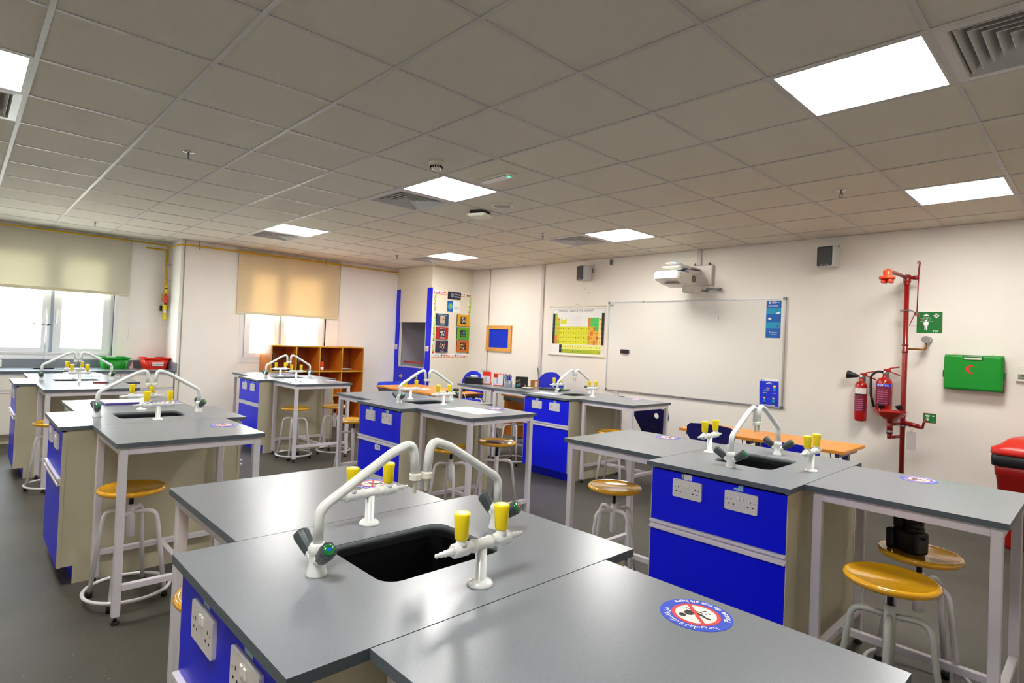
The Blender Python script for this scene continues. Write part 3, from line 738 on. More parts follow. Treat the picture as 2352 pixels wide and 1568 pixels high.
bx(b, -.035,.035,-.002,-.0014,.108,.114); bx(b, -.068,-.02,-.002,-.0014,.006,.009); bx(b, .035,.08,-.002,-.0014,.006,.009); bx(b, -.02,.02,-.002,-.0014,.120,.125); bx(b, -.02,.025,-.002,-.0014,-.06,-.058)
obj('caption_lines', b, print_w, t)
b = nb(); bx(b, -.09,-.078,-.002,-.0014,.147,.158); bx(b, -.072,-.045,-.002,-.0014,.150,.154); obj('logo_mark', b, pblue, t)
# periodic table
t = thing('periodic_table_chart', 'roll-down periodic table chart in yellow and green on white', 'chart', (-3.735, YF, 1.645))
obj('sheet', box(-.50,.50,-.008,-.006,-.355,.355), paper, t)
for z, nm in ((.362,'top_rod'), (-.362,'bottom_rod')):
    b = nb(); cyl(b, (-.535,-.012,z), (.535,-.012,z), .011, 12); obj(nm, b, mat('ivory rod', (226,222,196), .4), t)
obj('hanger', tube(nb(), [(-.05,-.01,.37),(0,-.01,.40),(.05,-.01,.37)], .0015, 6), black, t)
obj('print_border', plate(nb(), [(-.468,-.325),(.468,-.325),(.468,.325),(-.468,.325)], [[(-.465,-.322),(.465,-.322),(.465,.322),(-.465,.322)]], 0, .0006, M=xz(-.008)), greym, t)
cols = [mat('chart yellow', (222,224,20), .6), mat('chart lime', (176,200,20), .6), mat('chart amber', (236,180,30), .6), mat('chart orange', (214,130,30), .6), mat('chart emerald', (60,200,90), .6), mat('chart sand', (250,212,140), .6), print_k, mat('chart dull', (120,110,60), .6), mat('chart pale', (236,240,120), .6)]
b = nb()
cw, chh = .0485, .0655; ox, oz = -.42, .262
def cell(c, r, mi, h=1.0, rr=None):
    bx(b, ox+c*cw, ox+(c+1)*cw-.001, -.0086, -.008, oz-(r+h)*chh, oz-r*chh-.001, mi=mi)
for r in range(7):
    for c in range(18):
        if r == 0 and c not in (0,): continue
        if 1 <= r <= 2 and 2 <= c <= 12: continue
        mi = 0
        if c == 0: mi = 1 if r < 5 else 3
        elif c == 1: mi = 2 if r % 2 else 1
        elif c >= 13: mi = 2 if r < 6 else 2
        if c >= 13 and r >= 2: mi = 2 if (c+r) % 3 else 3
        if c == 13 and r == 1: mi = 3
        if c in (14,15,16) and r in (1,2): mi = 4
        if c == 16 and r == 3: mi = 4
        if c == 17: mi = 5
        cell(c, r, mi)
for r in range(2):
    for c in range(3, 18): cell(c, 7.15+r*.95, 8 if r == 0 else 1, .93)
for r in range(7): cell(-1, r, 6); cell(18, r, 6)
for r in range(2): cell(2, 7.15+r*.95, 6, .93, None)
for k in range(10): cell(4+k*.0, 1, 0) if False else None
rr = random.Random(3)
for r in range(9):
    for c in range(18):
        if r < 3 and 2 <= c <= 12 or r == 0 or (r > 6 and c < 3): continue
        R_ = r if r < 7 else 7.15+(r-7)*.95
        cx = ox+(c+.5)*cw; cz = oz-(R_+.45)*chh; a = rr.uniform(.006,.013); e = rr.uniform(.005,.011)
        plate(b, [(cx-a,cz-e),(cx+a*.5,cz-e*.8),(cx+a,cz+e*.4),(cx-a*.2,cz+e)], [], .0086, .0090, top_mi=rr.choice([6,7,7,3]), side_mi=7, M=xz(0))
bx(b, -.31,-.195,-.0086,-.008,.10,.16, mi=0); bx(b, -.21,-.195,-.0086,-.008,.16,.185, mi=0); bx(b, -.31,-.300,-.0086,-.008,.16,.195, mi=1)
obj('element_cells', b, cols, t, 'yellow, green and orange element cells')
b = nb()
for k in range(9): bx(b, -.135,.09,-.0086,-.008,.045+k*.022,.0462+k*.022)
obj('key_lines', b, greym, t)
txt('title', 'PERIODIC TABLE OF THE ELEMENTS', .042, wallM(-.02,-.0088,.285), print_k, t)
# framed blue board
t = thing('pinboard', 'small blue pinboard in a light wooden frame', 'pinboard', (-5.40, YF, 1.495))
obj('board', box(-.24,.24,-.012,0,-.155,.155), mat('blue felt', (0,44,196), .85), t)
obj('frame', plate(nb(), [(-.305,-.215),(.305,-.215),(.305,.215),(-.305,.215)], [[(-.24,-.155),(.24,-.155),(.24,.155),(-.24,.155)]], 0, .03, M=xz(0)), mat('oak frame', (218,160,72), .4, noise=.1, scale=20), t, 'light wooden frame')
# wall speakers
def spk(x, z, rz, label):
    t = thing('wall_speaker', label, 'speaker', (x, YF, z), 0, 'wall speakers')
    b = nb(); bx(b, -.085,.085,-.20,-.05,-.11,.11,.02,3,M=RZ(rz)); obj('cabinet', b, mat('speaker grey', (196,194,190), .4), t)
    b = nb(); bx(b, -.072,.072,-.207,-.196,-.095,.10,.012,2,M=RZ(rz)); obj('grille', b, mat('speaker grille', (70,72,74), .7), t, 'dark grille')
    b = nb()
    for k in (-1,0,1): cyl(b, (k*.03,-.206,-.085), (k*.03,-.209,-.085), .007, 10)
    bmesh.ops.transform(b, matrix=RZ(rz), verts=b.verts); obj('badge', b, mat('badge grey', (150,150,150), .4), t)
    b = nb(); bx(b, -.03,.03,-.06,0,.02,.08); cyl(b, (0.05,-.02,.10), (.05,-.02,.135), .006, 8); obj('bracket', b, stone, t)
    return t
spk(-3.50, 2.47, -.30, 'grey wall speaker left of the projector')
spk(-.325, 2.45, -.12, 'dark-fronted wall speaker right of the projector')
b = nb(); bx(b, -3.17,-3.14, YF-.03, YF, 2.58, 2.65,.004); tag(obj('cable_clip', b, stone), 'small grey bracket on the wall right of the left speaker', 'bracket')
b = nb(); bx(b, -.045,.045,-.003,0,-.045,.045,.002); o = tag(obj('blank_plate', b, wall_m), 'flush blank plate below the left wall speaker', 'plate'); o.location = (-3.56, YF, 2.20)
b = nb()
for p in ((-.06,.06),(-.06,-.06),(.0,0)): cyl(b, (p[0],-.003,p[1]), (p[0],-.006,p[1]), .006, 8)
obj('screw', b, black, o)
# projector
t = thing('projector', 'white short-throw projector on a wall arm above the whiteboard', 'projector', (-1.77, YF, 2.35))
obj('wall_plate', box(-.135,.135,-.055,0,-.125,.125,.012,2), mat('plate grey', (214,208,204), .4), t)
obj('arm', box(-.17,-.02,-.50,-.05,.02,.085,.006), white, t)
b = nb()
prof = [(-.155,-.075),(.155,-.075),(.165,.0),(.165,.045),(.14,.062),(-.14,.062),(-.165,.045),(-.165,.0)]
def psec(y, s, dz, sh=0): return [(-.10+x*s, y, -.075+z*s+dz-(sh if z < -.05 else 0)) for x, z in prof]
loft(b, [psec(-.70,.90,.006,-.04), psec(-.68,1.0,.0,-.04), psec(-.50,1.0,0,.0), psec(-.34,1.0,.0,.02), psec(-.30,.96,.0,.02)], smooth=False)
obj('housing', b, mat('projector white', (232,230,218), .35), t)
obj('lens_window', box(-.19,-.02,-.60,-.42,-.152,-.148), mat('projector underside', (176,172,150), .3), t)
b = nb(); cyl(b, (.064,-.36,-.08), (.070,-.36,-.08), .045, 20); obj('vent_grille', b, mat('vent brown', (120,108,84), .6), t)
obj('mount_plate', box(-.20,.02,-.62,-.34,.04,.052,.004), white, t); obj('cable_cover', box(-.17,-.03,-.60,-.44,.085,.098,.004), white, t)
b = nb()
for k in range(7):
    tube(b, fillet([(-.12+.02*k,-.50,-.005),(-.10+.02*k,-.45,.035),(-.05+.006*k,-.30,.02+.006*k),(-.02,-.05,.06)], .03, 3), .006, 6, mi=k % 3)
obj('cables', b, [black, blackg, mat('cable blue', (30,80,190), .4)], t, 'black and blue cables')
obj('battery_box', box(-.06,.10,-.40,-.22,-.235,-.15,.008), mat('box grey', (206,202,188), .4), t)
b = nb(); bx(b, .08,.25,-.09,-.06,-.185,-.165); bx(b, .08,.10,-.22,-.06,-.21,-.19); bx(b, .20,.24,-.06,0,-.19,-.16); obj('tilt_bracket', b, stone, t)
b = nb()
for x in (-.10, .09): lathe(b, [(.012,0),(.016,.01),(.004,.03)], 10, (x,-.03,.125))
obj('hook', b, mat('bronze hook', (90,78,56), .5), t)
b = nb(); cyl(b, (-.13,-.53,.10), (-.13,-.53,.125), .012, 10); cyl(b, (-.09,-.50,.10), (-.09,-.50,.12), .01, 10); obj('adjuster', b, mat('pale blue', (110,190,220), .4), t)
# ---------------------------------------------------------------- emergency shower
t = thing('emergency_shower', 'red emergency shower pipe with eyewash bowl against the wall', 'emergency shower', (.358, 5.04, 0))
b = nb(); cyl(b, (0,0,.01), (0,0,2.215), .0215, 18); lathe(b, [(.14,0),(.14,.012),(.04,.02),(.03,.05)], 32)
for z in (.80,.90,1.49,1.555,2.13): lathe(b, [(.022,0),(.027,.003),(.027,.02),(.022,.023)], 16, (0,0,z))
lathe(b, [(.03,0),(.032,.01),(.03,.07),(.02,.08)], 16, (0,0,2.15)); obj('pole', b, dred, t)
b = nb(); tube(b, fillet([(0,0,2.20),(-.02,-.55,2.20),(-.02,-.59,2.20),(-.02,-.60,2.16)], .03, 5), .017, 12); obj('arm', b, dred, t)
b = nb(); lathe(b, [(.03,0),(.034,-.015),(.03,-.05),(.06,-.055),(.062,-.075),(.05,-.08)], 24, (-.02,-.60,2.20))
for k in range(4):
    a = PI/4+k*PI/2; lathe(b, [(.018,0),(.02,-.03),(.016,-.032)], 12, (-.02+.034*math.cos(a),-.60+.034*math.sin(a),2.12))
obj('shower_head', b, orng, t, 'orange shower head')
b = nb(); cyl(b, (.0,0,2.195), (.085,0,2.195), .015, 12); cyl(b, (.045,0,2.195), (.088,0,2.195), .02, 12)
tube(b, fillet([(.088,-.01,2.18),(.090,-.01,2.26),(.098,-.01,2.335)], .03, 4), .007, 8); tube(b, [(.098,-.01,2.335),(.085,-.01,2.345),(.08,-.01,2.32)], .005, 8); obj('valve_lever', b, dred, t)
b = nb(); tube(b, [(.092,-.02,2.19),(.088,-.02,1.885)], .005, 8); tube(b, [(.088,-.02,1.89),(.030,-.02,1.745),(.134,-.02,1.745),(.088,-.02,1.89)], .004, 8); obj('pull_handle', b, dred, t, 'triangular pull handle')
b = nb(); bx(b, -.045,.045,-.026,.026,1.88,1.895,.003); cyl(b, (.04,0,1.888), (.05,.16,1.87), .006, 8); lathe(b, [(.018,0),(.018,.01)], 12, (.05,.15,1.87), (0,1,0)); obj('wall_clamp', b, chrome, t, 'chrome wall clamp')
b = nb(); tube(b, fillet([(.02,0,1.53),(.13,.02,1.53),(.15,.03,1.53),(.155,.03,1.60)], .02, 4), .009, 10); obj('supply_pipe', b, brass, t, 'brass supply pipe')
b = nb(); lathe(b, [(.032,0),(.034,.02),(.028,.07),(.02,.11),(.03,.14)], 18, (.155,.0,1.62), (0,1,0)); obj('stop_valve', b, chrome, t, 'chrome stop valve')
b = nb(); cx, cy = -.055, -.21
lathe(b, [(.02,.86),(.05,.862),(.10,.905),(.126,.945),(.130,.952),(.124,.952),(.098,.915),(.05,.876),(.0,.872)], 36, (cx,cy,0), cap=False)
obj('bowl', b, redm, t, 'red eyewash bowl')
b = nb(); cyl(b, (cx,cy,.74), (cx,cy,.875), .026, 16); cyl(b, (cx,cy,.70), (cx,cy,.745), .020, 14); cyl(b, (cx,cy,.83), (0,0,.83), .016, 12); cyl(b, (cx,cy,.71), (0,0,.71), .014, 12)
cyl(b, (0,0,.84), (.13,-.06,.825), .022, 14); cyl(b, (.10,-.05,.825), (.17,-.08,.82), .018, 12); tube(b, [(.17,-.08,.82),(.175,-.08,.86),(.20,-.08,.90)], .010, 8); obj('eyewash_body', b, dred, t)
for s in (-1, 1):
    b = nb(); tube(b, fillet([(cx,cy,.875),(cx+s*.07,cy+.02*s,.90),(cx+s*.075,cy+.02*s,.975)], .03, 4), .010, 10); obj('nozzle_arm', b, redm, t)
    b = nb(); lathe(b, [(.012,0),(.028,.015),(.034,.04),(.033,.046)], 16, (cx+s*.075,cy+.02*s,.965), (s*-.25,0,1)); obj('nozzle_cap', b, black, t, 'black nozzle cap')
b = nb(); lathe(b, [(.0272,.755),(.0272,.775)], 16, (cx,cy,0)); lathe(b, [(.0275,.80),(.0275,.815)], 16, (0,0,0)); obj('label_band', b, greym, t)
bk = obj('push_plate', plate(nb(), rrect(.172,.268,.868,.955,.006,3), [], 0, .003, M=xz(-.083)), dred, t)
b = nb(); plate(b, rrect(.177,.263,.873,.950,.003,3), [], 0, .001, M=xz(-.086)); obj('sign_face', b, grn, bk, 'green eyewash symbol')
b = nb(); z_ = -.087
plate(b, [(.205+.018*math.cos(a*PI/8), .932+.008*math.sin(a*PI/8)) for a in range(16)], [[(.205+.011*math.cos(a*PI/8), .932+.005*math.sin(a*PI/8)) for a in range(16)]], 0, .0006, M=xz(z_))
plate(b, [(.205+.004*math.cos(a*PI/4), .932+.004*math.sin(a*PI/4)) for a in range(8)], [], 0, .0006, M=xz(z_))
for a in (-.010,-.004,.002,.008): plate(b, [(.205+a,.909),(.2075+a,.909),(.2065+a*.8,.921),(.2045+a*.8,.921)], [], 0, .0006, M=xz(z_))
plate(b, [(.205,.886),(.216,.897),(.216,.905),(.194,.905),(.194,.897)], [], 0, .0006, M=xz(z_))
bx(b, .236,.254,z_-.0006,z_,.929,.934); bx(b, .2425,.2475,z_-.0006,z_,.923,.940)
obj('symbol', b, print_w, bk)
txt('lettering', 'TOF', .008, wallM(.248,-.0878,.880), print_w, bk)
t = thing('hanging_tag', 'blank grey tag hanging on string below the eyewash lever', 'tag', (.450, 4.93, .69), .1)
obj('card', plate(nb(), rrect(-.036,.036,-.085,.085,.012,3), [], 0, .001, M=xz(0)), mat('tag grey', (190,182,180), .6), t)
obj('string', tube(nb(), [(0,-.001,.075),(-.018,.0,.13),(.02,.0,.132),(0,-.001,.075)], .0015, 6), mat('yellow string', (190,160,70), .7), t)
t = thing('shower_sign', 'green emergency shower sign on the wall by the red pipe', 'sign', (.51, YF, 1.785))
obj('panel', box(-.098,.098,-.003,0,-.098,.098), grn, t)
b = nb(); Mz = xz(-.003)
plate(b, [(-.025+.022*math.cos(a*PI/10), .060+.016*math.sin(a*PI/10)) for a in range(11)], [], 0, .0008, M=Mz)
plate(b, [(-.027,.074),(-.023,.074),(-.023,.084),(-.027,.084)], [], 0, .0008, M=Mz)
for k in range(7):
    a = (k-3)*.22
    for j in range(4):
        x0 = -.025+(k-3)*.006+math.sin(a)*(.010+.013*j)*.9; z0 = .054-(.012*j)-.004
        plate(b, [(x0-.0012,z0-.006),(x0+.0012,z0-.006),(x0+.0012,z0),(x0-.0012,z0)], [], 0, .0008, M=Mz)
plate(b, [(-.025+.009*math.cos(a*PI/8), .018+.009*math.sin(a*PI/8)) for a in range(16)], [], 0, .0009, M=Mz)
plate(b, [(-.042,.006),(-.008,.006),(-.006,-.004),(-.008,-.030),(-.013,-.030),(-.014,-.006),(-.014,-.070),(-.023,-.070),(-.024,-.034),(-.026,-.034),(-.027,-.070),(-.036,-.070),(-.036,-.006),(-.037,-.030),(-.042,-.030),(-.044,-.004)], [], 0, .0009, M=Mz)
bx(b, .032,.074,-.004,-.003,.056,.070); bx(b, .046,.060,-.004,-.003,.042,.084)
obj('symbol', b, print_w, t)
txt('lettering', 'TOF', .022, wallM(.048,-.0042,-.088), print_w, t, bold=.0008)
# fire extinguishers
def ext_base(t, r, h):
    b = nb(); lathe(b, [(r*.55,0),(r*.93,.004),(r,.02),(r,h-r*1.1),(r*.95,h-r*.7),(r*.75,h-r*.3),(r*.4,h-.01),(.016,h),(.016,h+.03)], 32); obj('cylinder', b, redm, t)
    b = nb(); lathe(b, [(.018,0),(.02,.004),(.02,.026),(.014,.03)], 14, (0,0,h+.025)); obj('valve', b, chrome, t)
    b = nb(); bx(b, -.01,.05,-.009,.009,h+.05,h+.075,.003); tube(b, fillet([(.0,0,h+.062),(.05,0,h+.085),(.12,0,h+.10)], .03, 3), .006, 8); tube(b, fillet([(.02,0,h+.06),(.06,0,h+.045),(.125,0,h+.02)], .03, 3), .006, 8)
    obj('handle_levers', b, redm, t, 'red squeeze levers')
def band(r, z0, z1, a0, a1, n=16):
    """curved label, angles around -y"""
    b = nb(); vs = []
    for i in range(n+1):
        a = -PI/2 + a0 + (a1-a0)*i/n
        vs.append((b.verts.new((r*math.cos(a), r*math.sin(a), z0)), b.verts.new((r*math.cos(a), r*math.sin(a), z1))))
    for p, q in zip(vs, vs[1:]): f = b.faces.new((p[0], q[0], q[1], p[1])); f.smooth = True
    return b
t = thing('co2_extinguisher', 'slim red fire extinguisher with black horn on the wall', 'fire extinguisher', (-.015, YF-.075, .80))
ext_base(t, .054, .40)
obj('label_white', band(.0545,.27,.33,-1.0,1.2), mat('label cream', (230,222,214), .6), t, 'cream label'); obj('label_black', band(.0546,.255,.272,-1.0,1.2), print_k, t, 'black band'); obj('label_print', band(.0546,.10,.25,-1.0,1.2), maroon, t, 'maroon label')
b = nb(); lathe(b, [(.012,0),(.018,.02),(.036,.08),(.04,.085),(.04,.10),(.030,.10)], 20, (-.025,-.005,.445), (-1,0,.12)); obj('horn', b, black, t, 'black discharge horn')
b = nb()
for k in range(6): bx(b, -.03,.035,-.0560,-.0553,.115+.02*k,.119+.02*k)
obj('caption_lines', b, pinkp, t)
obj('bracket', box(-.02,.02,.05,.075,.30,.46), stone, t)
t = thing('powder_extinguisher', 'stout red powder fire extinguisher with black hose', 'fire extinguisher', (.185, YF-.09, .895))
ext_base(t, .068, .36)
obj('label_blue', band(.0686,.265,.292,-1.1,1.2), pblue2, t, 'blue label band'); obj('label_print', band(.0686,.09,.262,-1.1,1.2), maroon, t, 'maroon label')
b = nb()
ww = 'POWDER'
for k, c in enumerate(ww):
    a = -PI/2 + (k-2.5)*.26; text_bm(c, .024, TR((.0692*math.cos(a), .0692*math.sin(a), .270)) @ RZ(a+PI/2) @ RX(PI/2), bm=b, bold=.0006)
obj('lettering', b, print_w, t, fix=False)
b = nb()
for k in range(7):
    for a in (-.5, .0, .45): bx(b, -.012,.012,-.0702,-.0690,.105+.021*k,.110+.021*k, M=RZ(a))
obj('caption_lines', b, pinkp, t)
b = nb(); tube(b, fillet([(-.01,-.01,.405),(-.06,-.02,.41),(-.11,-.02,.36),(-.105,-.03,.18),(-.07,-.04,.06)], .05, 6), .011, 10); obj('hose', b, black, t, 'black hose')
obj('bracket', box(-.02,.02,.06,.09,.28,.42), stone, t)
# first aid box
t = thing('first_aid_box', 'green wall-mounted first aid case with red crescent', 'first aid box', (.852, YF, 1.335))
b = nb(); bx(b, -.205,.205,-.115,-.01,-.155,.155,.018,3); obj('case', b, faid, t)
b = nb(); bx(b, -.207,.207,-.066,-.060,-.157,.157,.004); bx(b, -.215,-.20,-.09,-.04,-.05,.015,.004); bx(b, .20,.215,-.09,-.04,-.05,.015,.004); bx(b, -.075,.075,-.118,-.10,.105,.155,.012,2); obj('seam_and_latches', b, mat('green case dark', (0,104,26), .4), t)
obj('handle_slot', plate(nb(), rrect(-.062,.062,.117,.135,.007,3), [], 0, .002, M=xz(-.1175)), mat('slot pale', (196,206,180), .5), t)
b = nb(); pts = [(.0+.038*math.cos(a), .0+.038*math.sin(a)) for a in [math.radians(40+i*280/24) for i in range(25)]] + [(.016+.030*math.cos(a), .030*math.sin(a)) for a in [math.radians(-42-i*276/24) for i in range(25)]]
plate(b, [(x-.01, z+.03) for x, z in pts], [], 0, .001, M=xz(-.1155)); obj('crescent', b, mat('crescent red', (214,40,30), .5), t, 'red crescent')
b = nb()
for x in (-.13,.115): bx(b, x-.018,x+.018,-.05,-.02,.152,.170,.004)
obj('hinge', b, mat('hinge ivory', (220,216,196), .4), t)
t = thing('thermostat', 'cream wall controller with small green display at the right edge', 'thermostat', (1.185, YF, 1.345))
obj('case', box(-.055,.055,-.028,0,-.065,.065,.005), nozz, t); obj('display_window', box(-.04,.04,-.030,-.028,-.045,0), mat('panel grey', (150,150,140), .4), t); obj('lcd', box(-.02,.035,-.031,-.030,-.022,-.006), screen_g, t, 'green display')
b = nb()
for k in range(5): bx(b, -.034+.015*k,-.027+.015*k,-.0312,-.030,-.038,-.031)
obj('button', b, black, t)
# bin
t = thing('pedal_bin', 'large red bin with black liner in the right corner', 'bin', (1.345, 4.72, 0), -.08)
def rr3(hx, hy, r, z): return [(x,y,z) for x,y in rrect(-hx,hx,-hy,hy,r)]
obj('tub', loft(nb(), [rr3(.19,.19,.05,.0), rr3(.20,.20,.05,.03), rr3(.245,.245,.05,.56), rr3(.252,.252,.05,.565), rr3(.255,.255,.05,.66)]), binr, t)
obj('recess_outline', plate(nb(), rrect(-.04,.20,.30,.50,.02,3), [rrect(-.03,.19,.31,.49,.015,3)], 0, .006, M=TR((0,-.232,0)) @ Matrix(((1,0,0,0),(0,0,-1,0),(0,1,0,0),(0,0,0,1)))), mat('bin dark line', (70,6,4), .5), t)
b = nb(); rg = random.Random(5)
def wav(hx, z): return [(x*(1+rg.uniform(-.012,.02)), y*(1+rg.uniform(-.012,.02)), z+rg.uniform(-.006,.006)) for x,y,_ in rr3(hx,hx,.05,z)]
loft(b, [wav(.257,.635), wav(.268,.645), wav(.272,.69), wav(.266,.735), wav(.25,.74)], cap=False); obj('bin_liner', b, black, t, 'black bin liner')
obj('lid', loft(nb(), [rr3(.275,.275,.07,.725), rr3(.28,.28,.07,.735), rr3(.275,.275,.07,.775), rr3(.235,.235,.10,.795), rr3(.20,.20,.12,.835), rr3(.15,.15,.12,.855), rr3(.05,.05,.05,.86)]), mat('bin lid red', (206,28,14), .35), t, 'domed red lid')
b = nb(); bx(b, .0,.004,-.22,.2,.80,.862); obj('lid_seam', b, MATS['bin dark line'], t)
# ================================================================ DESKS AND CHAIRS
def desk(x0, x1, y0, y1, z, label, panel=False):
    t = thing('desk', label, 'desk', (x0, y0, 0), 0, None); w_, d_ = x1-x0, y1-y0
    b = nb(); bx(b, 0, w_, 0, d_, z-.025, z, .002); obj('desktop', b, wood, t)
    for x in (.06, w_-.06):
        lg = obj('leg', box(x-.02,x+.02,d_*.5-.03,d_*.5+.03,.03,z-.06), stone, t, 'grey steel leg')
        obj('foot_bar', box(x-.022,x+.022,.04,d_-.04,0,.032,.004), black, lg)
        obj('cantilever', box(x-.016,x+.016,.05,d_-.05,z-.06,z-.025), stone, lg)
    if panel:
        obj('fascia', box(.03,w_-.03,.02,.04,z-.085,z-.025), stone, t, 'grey steel fascia'); obj('modesty_panel', box(.03,w_-.03,.045,.063,.16,z-.085), woodd, t, 'orange modesty panel')
    else:
        b = nb(); tube(b, fillet([(w_-.10,.03,z-.03),(w_-.09,.02,z-.07),(w_-.06,.02,z-.085),(w_-.04,.02,z-.06)], .02, 4), .004, 6); obj('bag_hook', b, black, t)
    return t
desk(-1.03,-.352,3.43,3.98,.72,'orange wooden desk, left of the pair below the whiteboard')
desk(-.348,.33,3.43,3.98,.72,'orange wooden desk, right of the pair nearest the extinguishers')
desk(-5.80,-4.25,3.12,3.88,.72,'long orange teacher desk before the fume cupboard',True)
desk(-4.14,-2.80,4.10,4.75,.72,'orange desk with panel behind the tables of pens',True)
def shell_chair(label, m, x, y, rz, ztop, w_=.42, hole=False, seat=.42, hgt=.30):
    t = thing('school_chair', label, 'chair', (x, y, 0), rz)
    # back faces -y (seen), seat towards +y
    n = 9; b = nb(); tk = .008
    zb = ztop-hgt
    out = [(-w_/2+.03,ztop-.004),(-w_/2+.004,ztop-.03),(-w_/2,ztop-.09),(-w_*.36,zb+.06),(-w_*.30,zb),(w_*.30,zb),(w_*.36,zb+.06),(w_/2,ztop-.09),(w_/2-.004,ztop-.03),(w_/2-.03,ztop-.004),(w_*.2,ztop+.002),(-w_*.2,ztop+.002)]
    hs = [[(.05+.032*math.cos(a*PI/10), ztop-.085+.032*math.sin(a*PI/10)) for a in range(20)]] if hole else []
    plate(b, out, hs, 0, tk)
    bmesh.ops.subdivide_edges(b, edges=[e for e in b.edges if e.calc_length() > .12], cuts=2, use_grid_fill=False)
    for v in b.verts:
        X_, Z_, k_ = v.co.x, v.co.y, v.co.z
        v.co = Vector((X_, k_ + .9*X_*X_*-1 + .04 + (ztop-Z_)*.18, Z_))
    obj('backrest', b, m, t)
    b = nb(); hs_ = w_*.46
    for i in range(1): loft(b, [[(x,yy,zz+dz) for x,yy,zz in ((-hs_,.09,seat),(hs_,.09,seat),(hs_*.95,.42,seat-.0),(hs_*.9,.46,seat-.03),(-hs_*.9,.46,seat-.03),(-hs_*.95,.42,seat))] for dz in (0,.010)], smooth=False)
    obj('seat', b, m, t)
    for s in (-1, 1):
        b = nb(); tube(b, fillet([(s*w_*.24,.115,ztop-.16),(s*w_*.30,.14,seat-.01),(s*w_*.46,.0,.01)], .05, 5), .011, 10); obj('leg', b, stone, t)
        b = nb(); tube(b, fillet([(s*w_*.30,.13,seat-.02),(s*w_*.36,.42,seat-.03),(s*w_*.46,.46,.01)], .05, 5), .011, 10); obj('leg', b, stone, t)
    return t
shell_chair('navy chair with a round hand hole beyond the whiteboard table', navy, -1.86, 4.26, 0, .765, .46, True)
shell_chair('navy chair pushed under the left orange desk', navy, -.60, 3.16, 0, .815, .42)
shell_chair('brighter blue chair pushed under the right orange desk', bluep2, .04, 3.16, 0, .755, .42)
shell_chair('bright blue chair at the left end of the teacher desk', bluep, -6.02, 3.52, -PI/2, .755, .50)
def office_chair(label, x, y, rz, ztop):
    t = thing('office_chair', label, 'chair', (x, y, 0), rz, 'blue office chairs')
    b = nb(); pts = []
    w0, h0 = .225, .42
    out = [(w0*math.cos(a), ztop-.24+.24*math.sin(a)) for a in [i*PI/14 for i in range(15)]] + [(-w0*1.0,ztop-.40),(-w0*.8,ztop-h0),(w0*.8,ztop-h0),(w0,ztop-.40)]
    plate(b, out, [], 0, .05)
    for v in b.verts: v.co = Vector((v.co.x, -v.co.z - .6*v.co.x**2 + .05, v.co.y))
    bmesh.ops.bevel(b, geom=[e for e in b.edges if e.is_manifold and e.calc_face_angle() > .8], offset=.014, segments=2, affect='EDGES')
    obj('backrest', b, fabric, t)
    b = nb(); bx(b, -.23,.23,-.48,-.02,.45,.52,.03,3); obj('seat', b, fabric, t)
    b = nb(); bx(b, -.03,.03,.02,.04,.40,ztop-.25); bx(b, -.03,.03,-.2,.03,.40,.42); cyl(b, (0,-.25,.10), (0,-.25,.45), .025, 14); obj('column', b, black, t)
    b = nb()
    for k in range(5):
        a = k*2*PI/5; bx(b, 0,.27,-.022,.022,.075,.105,.006,M=TR((0,-.25,0)) @ RZ(a))
        cyl(b, (.26*math.cos(a)-.012,-.25+.26*math.sin(a),.03), (.26*math.cos(a)+.012,-.25+.26*math.sin(a),.03), .03, 14); cyl(b, (.26*math.cos(a),-.25+.26*math.sin(a),.05), (.26*math.cos(a),-.25+.26*math.sin(a),.08), .008, 8)
    obj('star_base', b, black, t); return t
office_chair('blue rounded office chair behind the tissue box', -5.36, 4.62, .1, .955)
office_chair('blue rounded office chair beneath the periodic table', -3.86, 4.80, .1, 1.035)
# ---------------------------------------------------------------- items on the far tables
ZT = .873
t = thing('tissue_box', 'black tissue box with white tissue poking out', 'tissue box', (-4.06,3.53,ZT), .55)
obj('box', box(-.115,.115,-.055,.055,0,.085,.003), black, t)
b = nb(); loft(b, [[(.05*math.cos(a)*s*(1+.3*math.sin(3*a)),.018*math.sin(a)*s,z) for a in [i*PI/6 for i in range(12)]] for s,z in ((.6,.083),(1,.10),(.8,.112),(.3,.105))]); obj('tissue', b, paper, t, 'white crumpled tissue')
def marker_box(x, y, rz, h, w_, d_, label, openlid, c1, c2):
    t = thing('marker_box', label, 'box', (x,y,ZT), rz, 'red and white pen boxes')
    obj('carton', box(-w_/2,w_/2,-d_/2,d_/2,0,h,.001), c1, t)
    obj('side_panel', box(-w_/2-.0006,-w_/2+.02,-d_/2-.0008,-d_/2,.0,h), paper, t)
    obj('white_window', box(-w_/2+.024,w_/2-.008,-d_/2-.0012,-d_/2,.012,h*.68), paper, t, 'white label')
    b = nb()
    for k in range(2): bx(b, -.012+.02*k,-.006+.02*k,-d_/2-.0018,-d_/2-.0012,.03,h*.6)
    obj('pen_print', b, pblue2, t)
    if openlid: obj('flap', box(-w_/2,w_/2-.01,-d_/2,-d_/2+.05,h,h+.0015,M=TR((0,0,0)) @ RX(.0)), c2, t); obj('flap', box(-w_/2-.01,w_/2-.03,-.02,d_/2,h+.016,h+.018), c2, t)
    return t
b1 = marker_box(-3.985,3.675,.70,.165,.125,.07,'taller red and white pen box with open flap beside the tissue box',True,redp,dred)
b2 = marker_box(-3.73,3.655,.70,.155,.15,.07,'red pen box with white panel and blue side, beside the pen pot',False,redp,dred)
obj('side_panel', box(-.002,.066,-.0375,-.0362,.02,.150), paper, b2, 'white panel'); obj('side_panel', box(.066,.0765,-.0375,.034,.0,.140), pblue, b2, 'blue side')
t = thing('pen_pot', 'clear pot packed with blue, purple and black pens', 'pen pot', (-3.50,3.62,ZT))
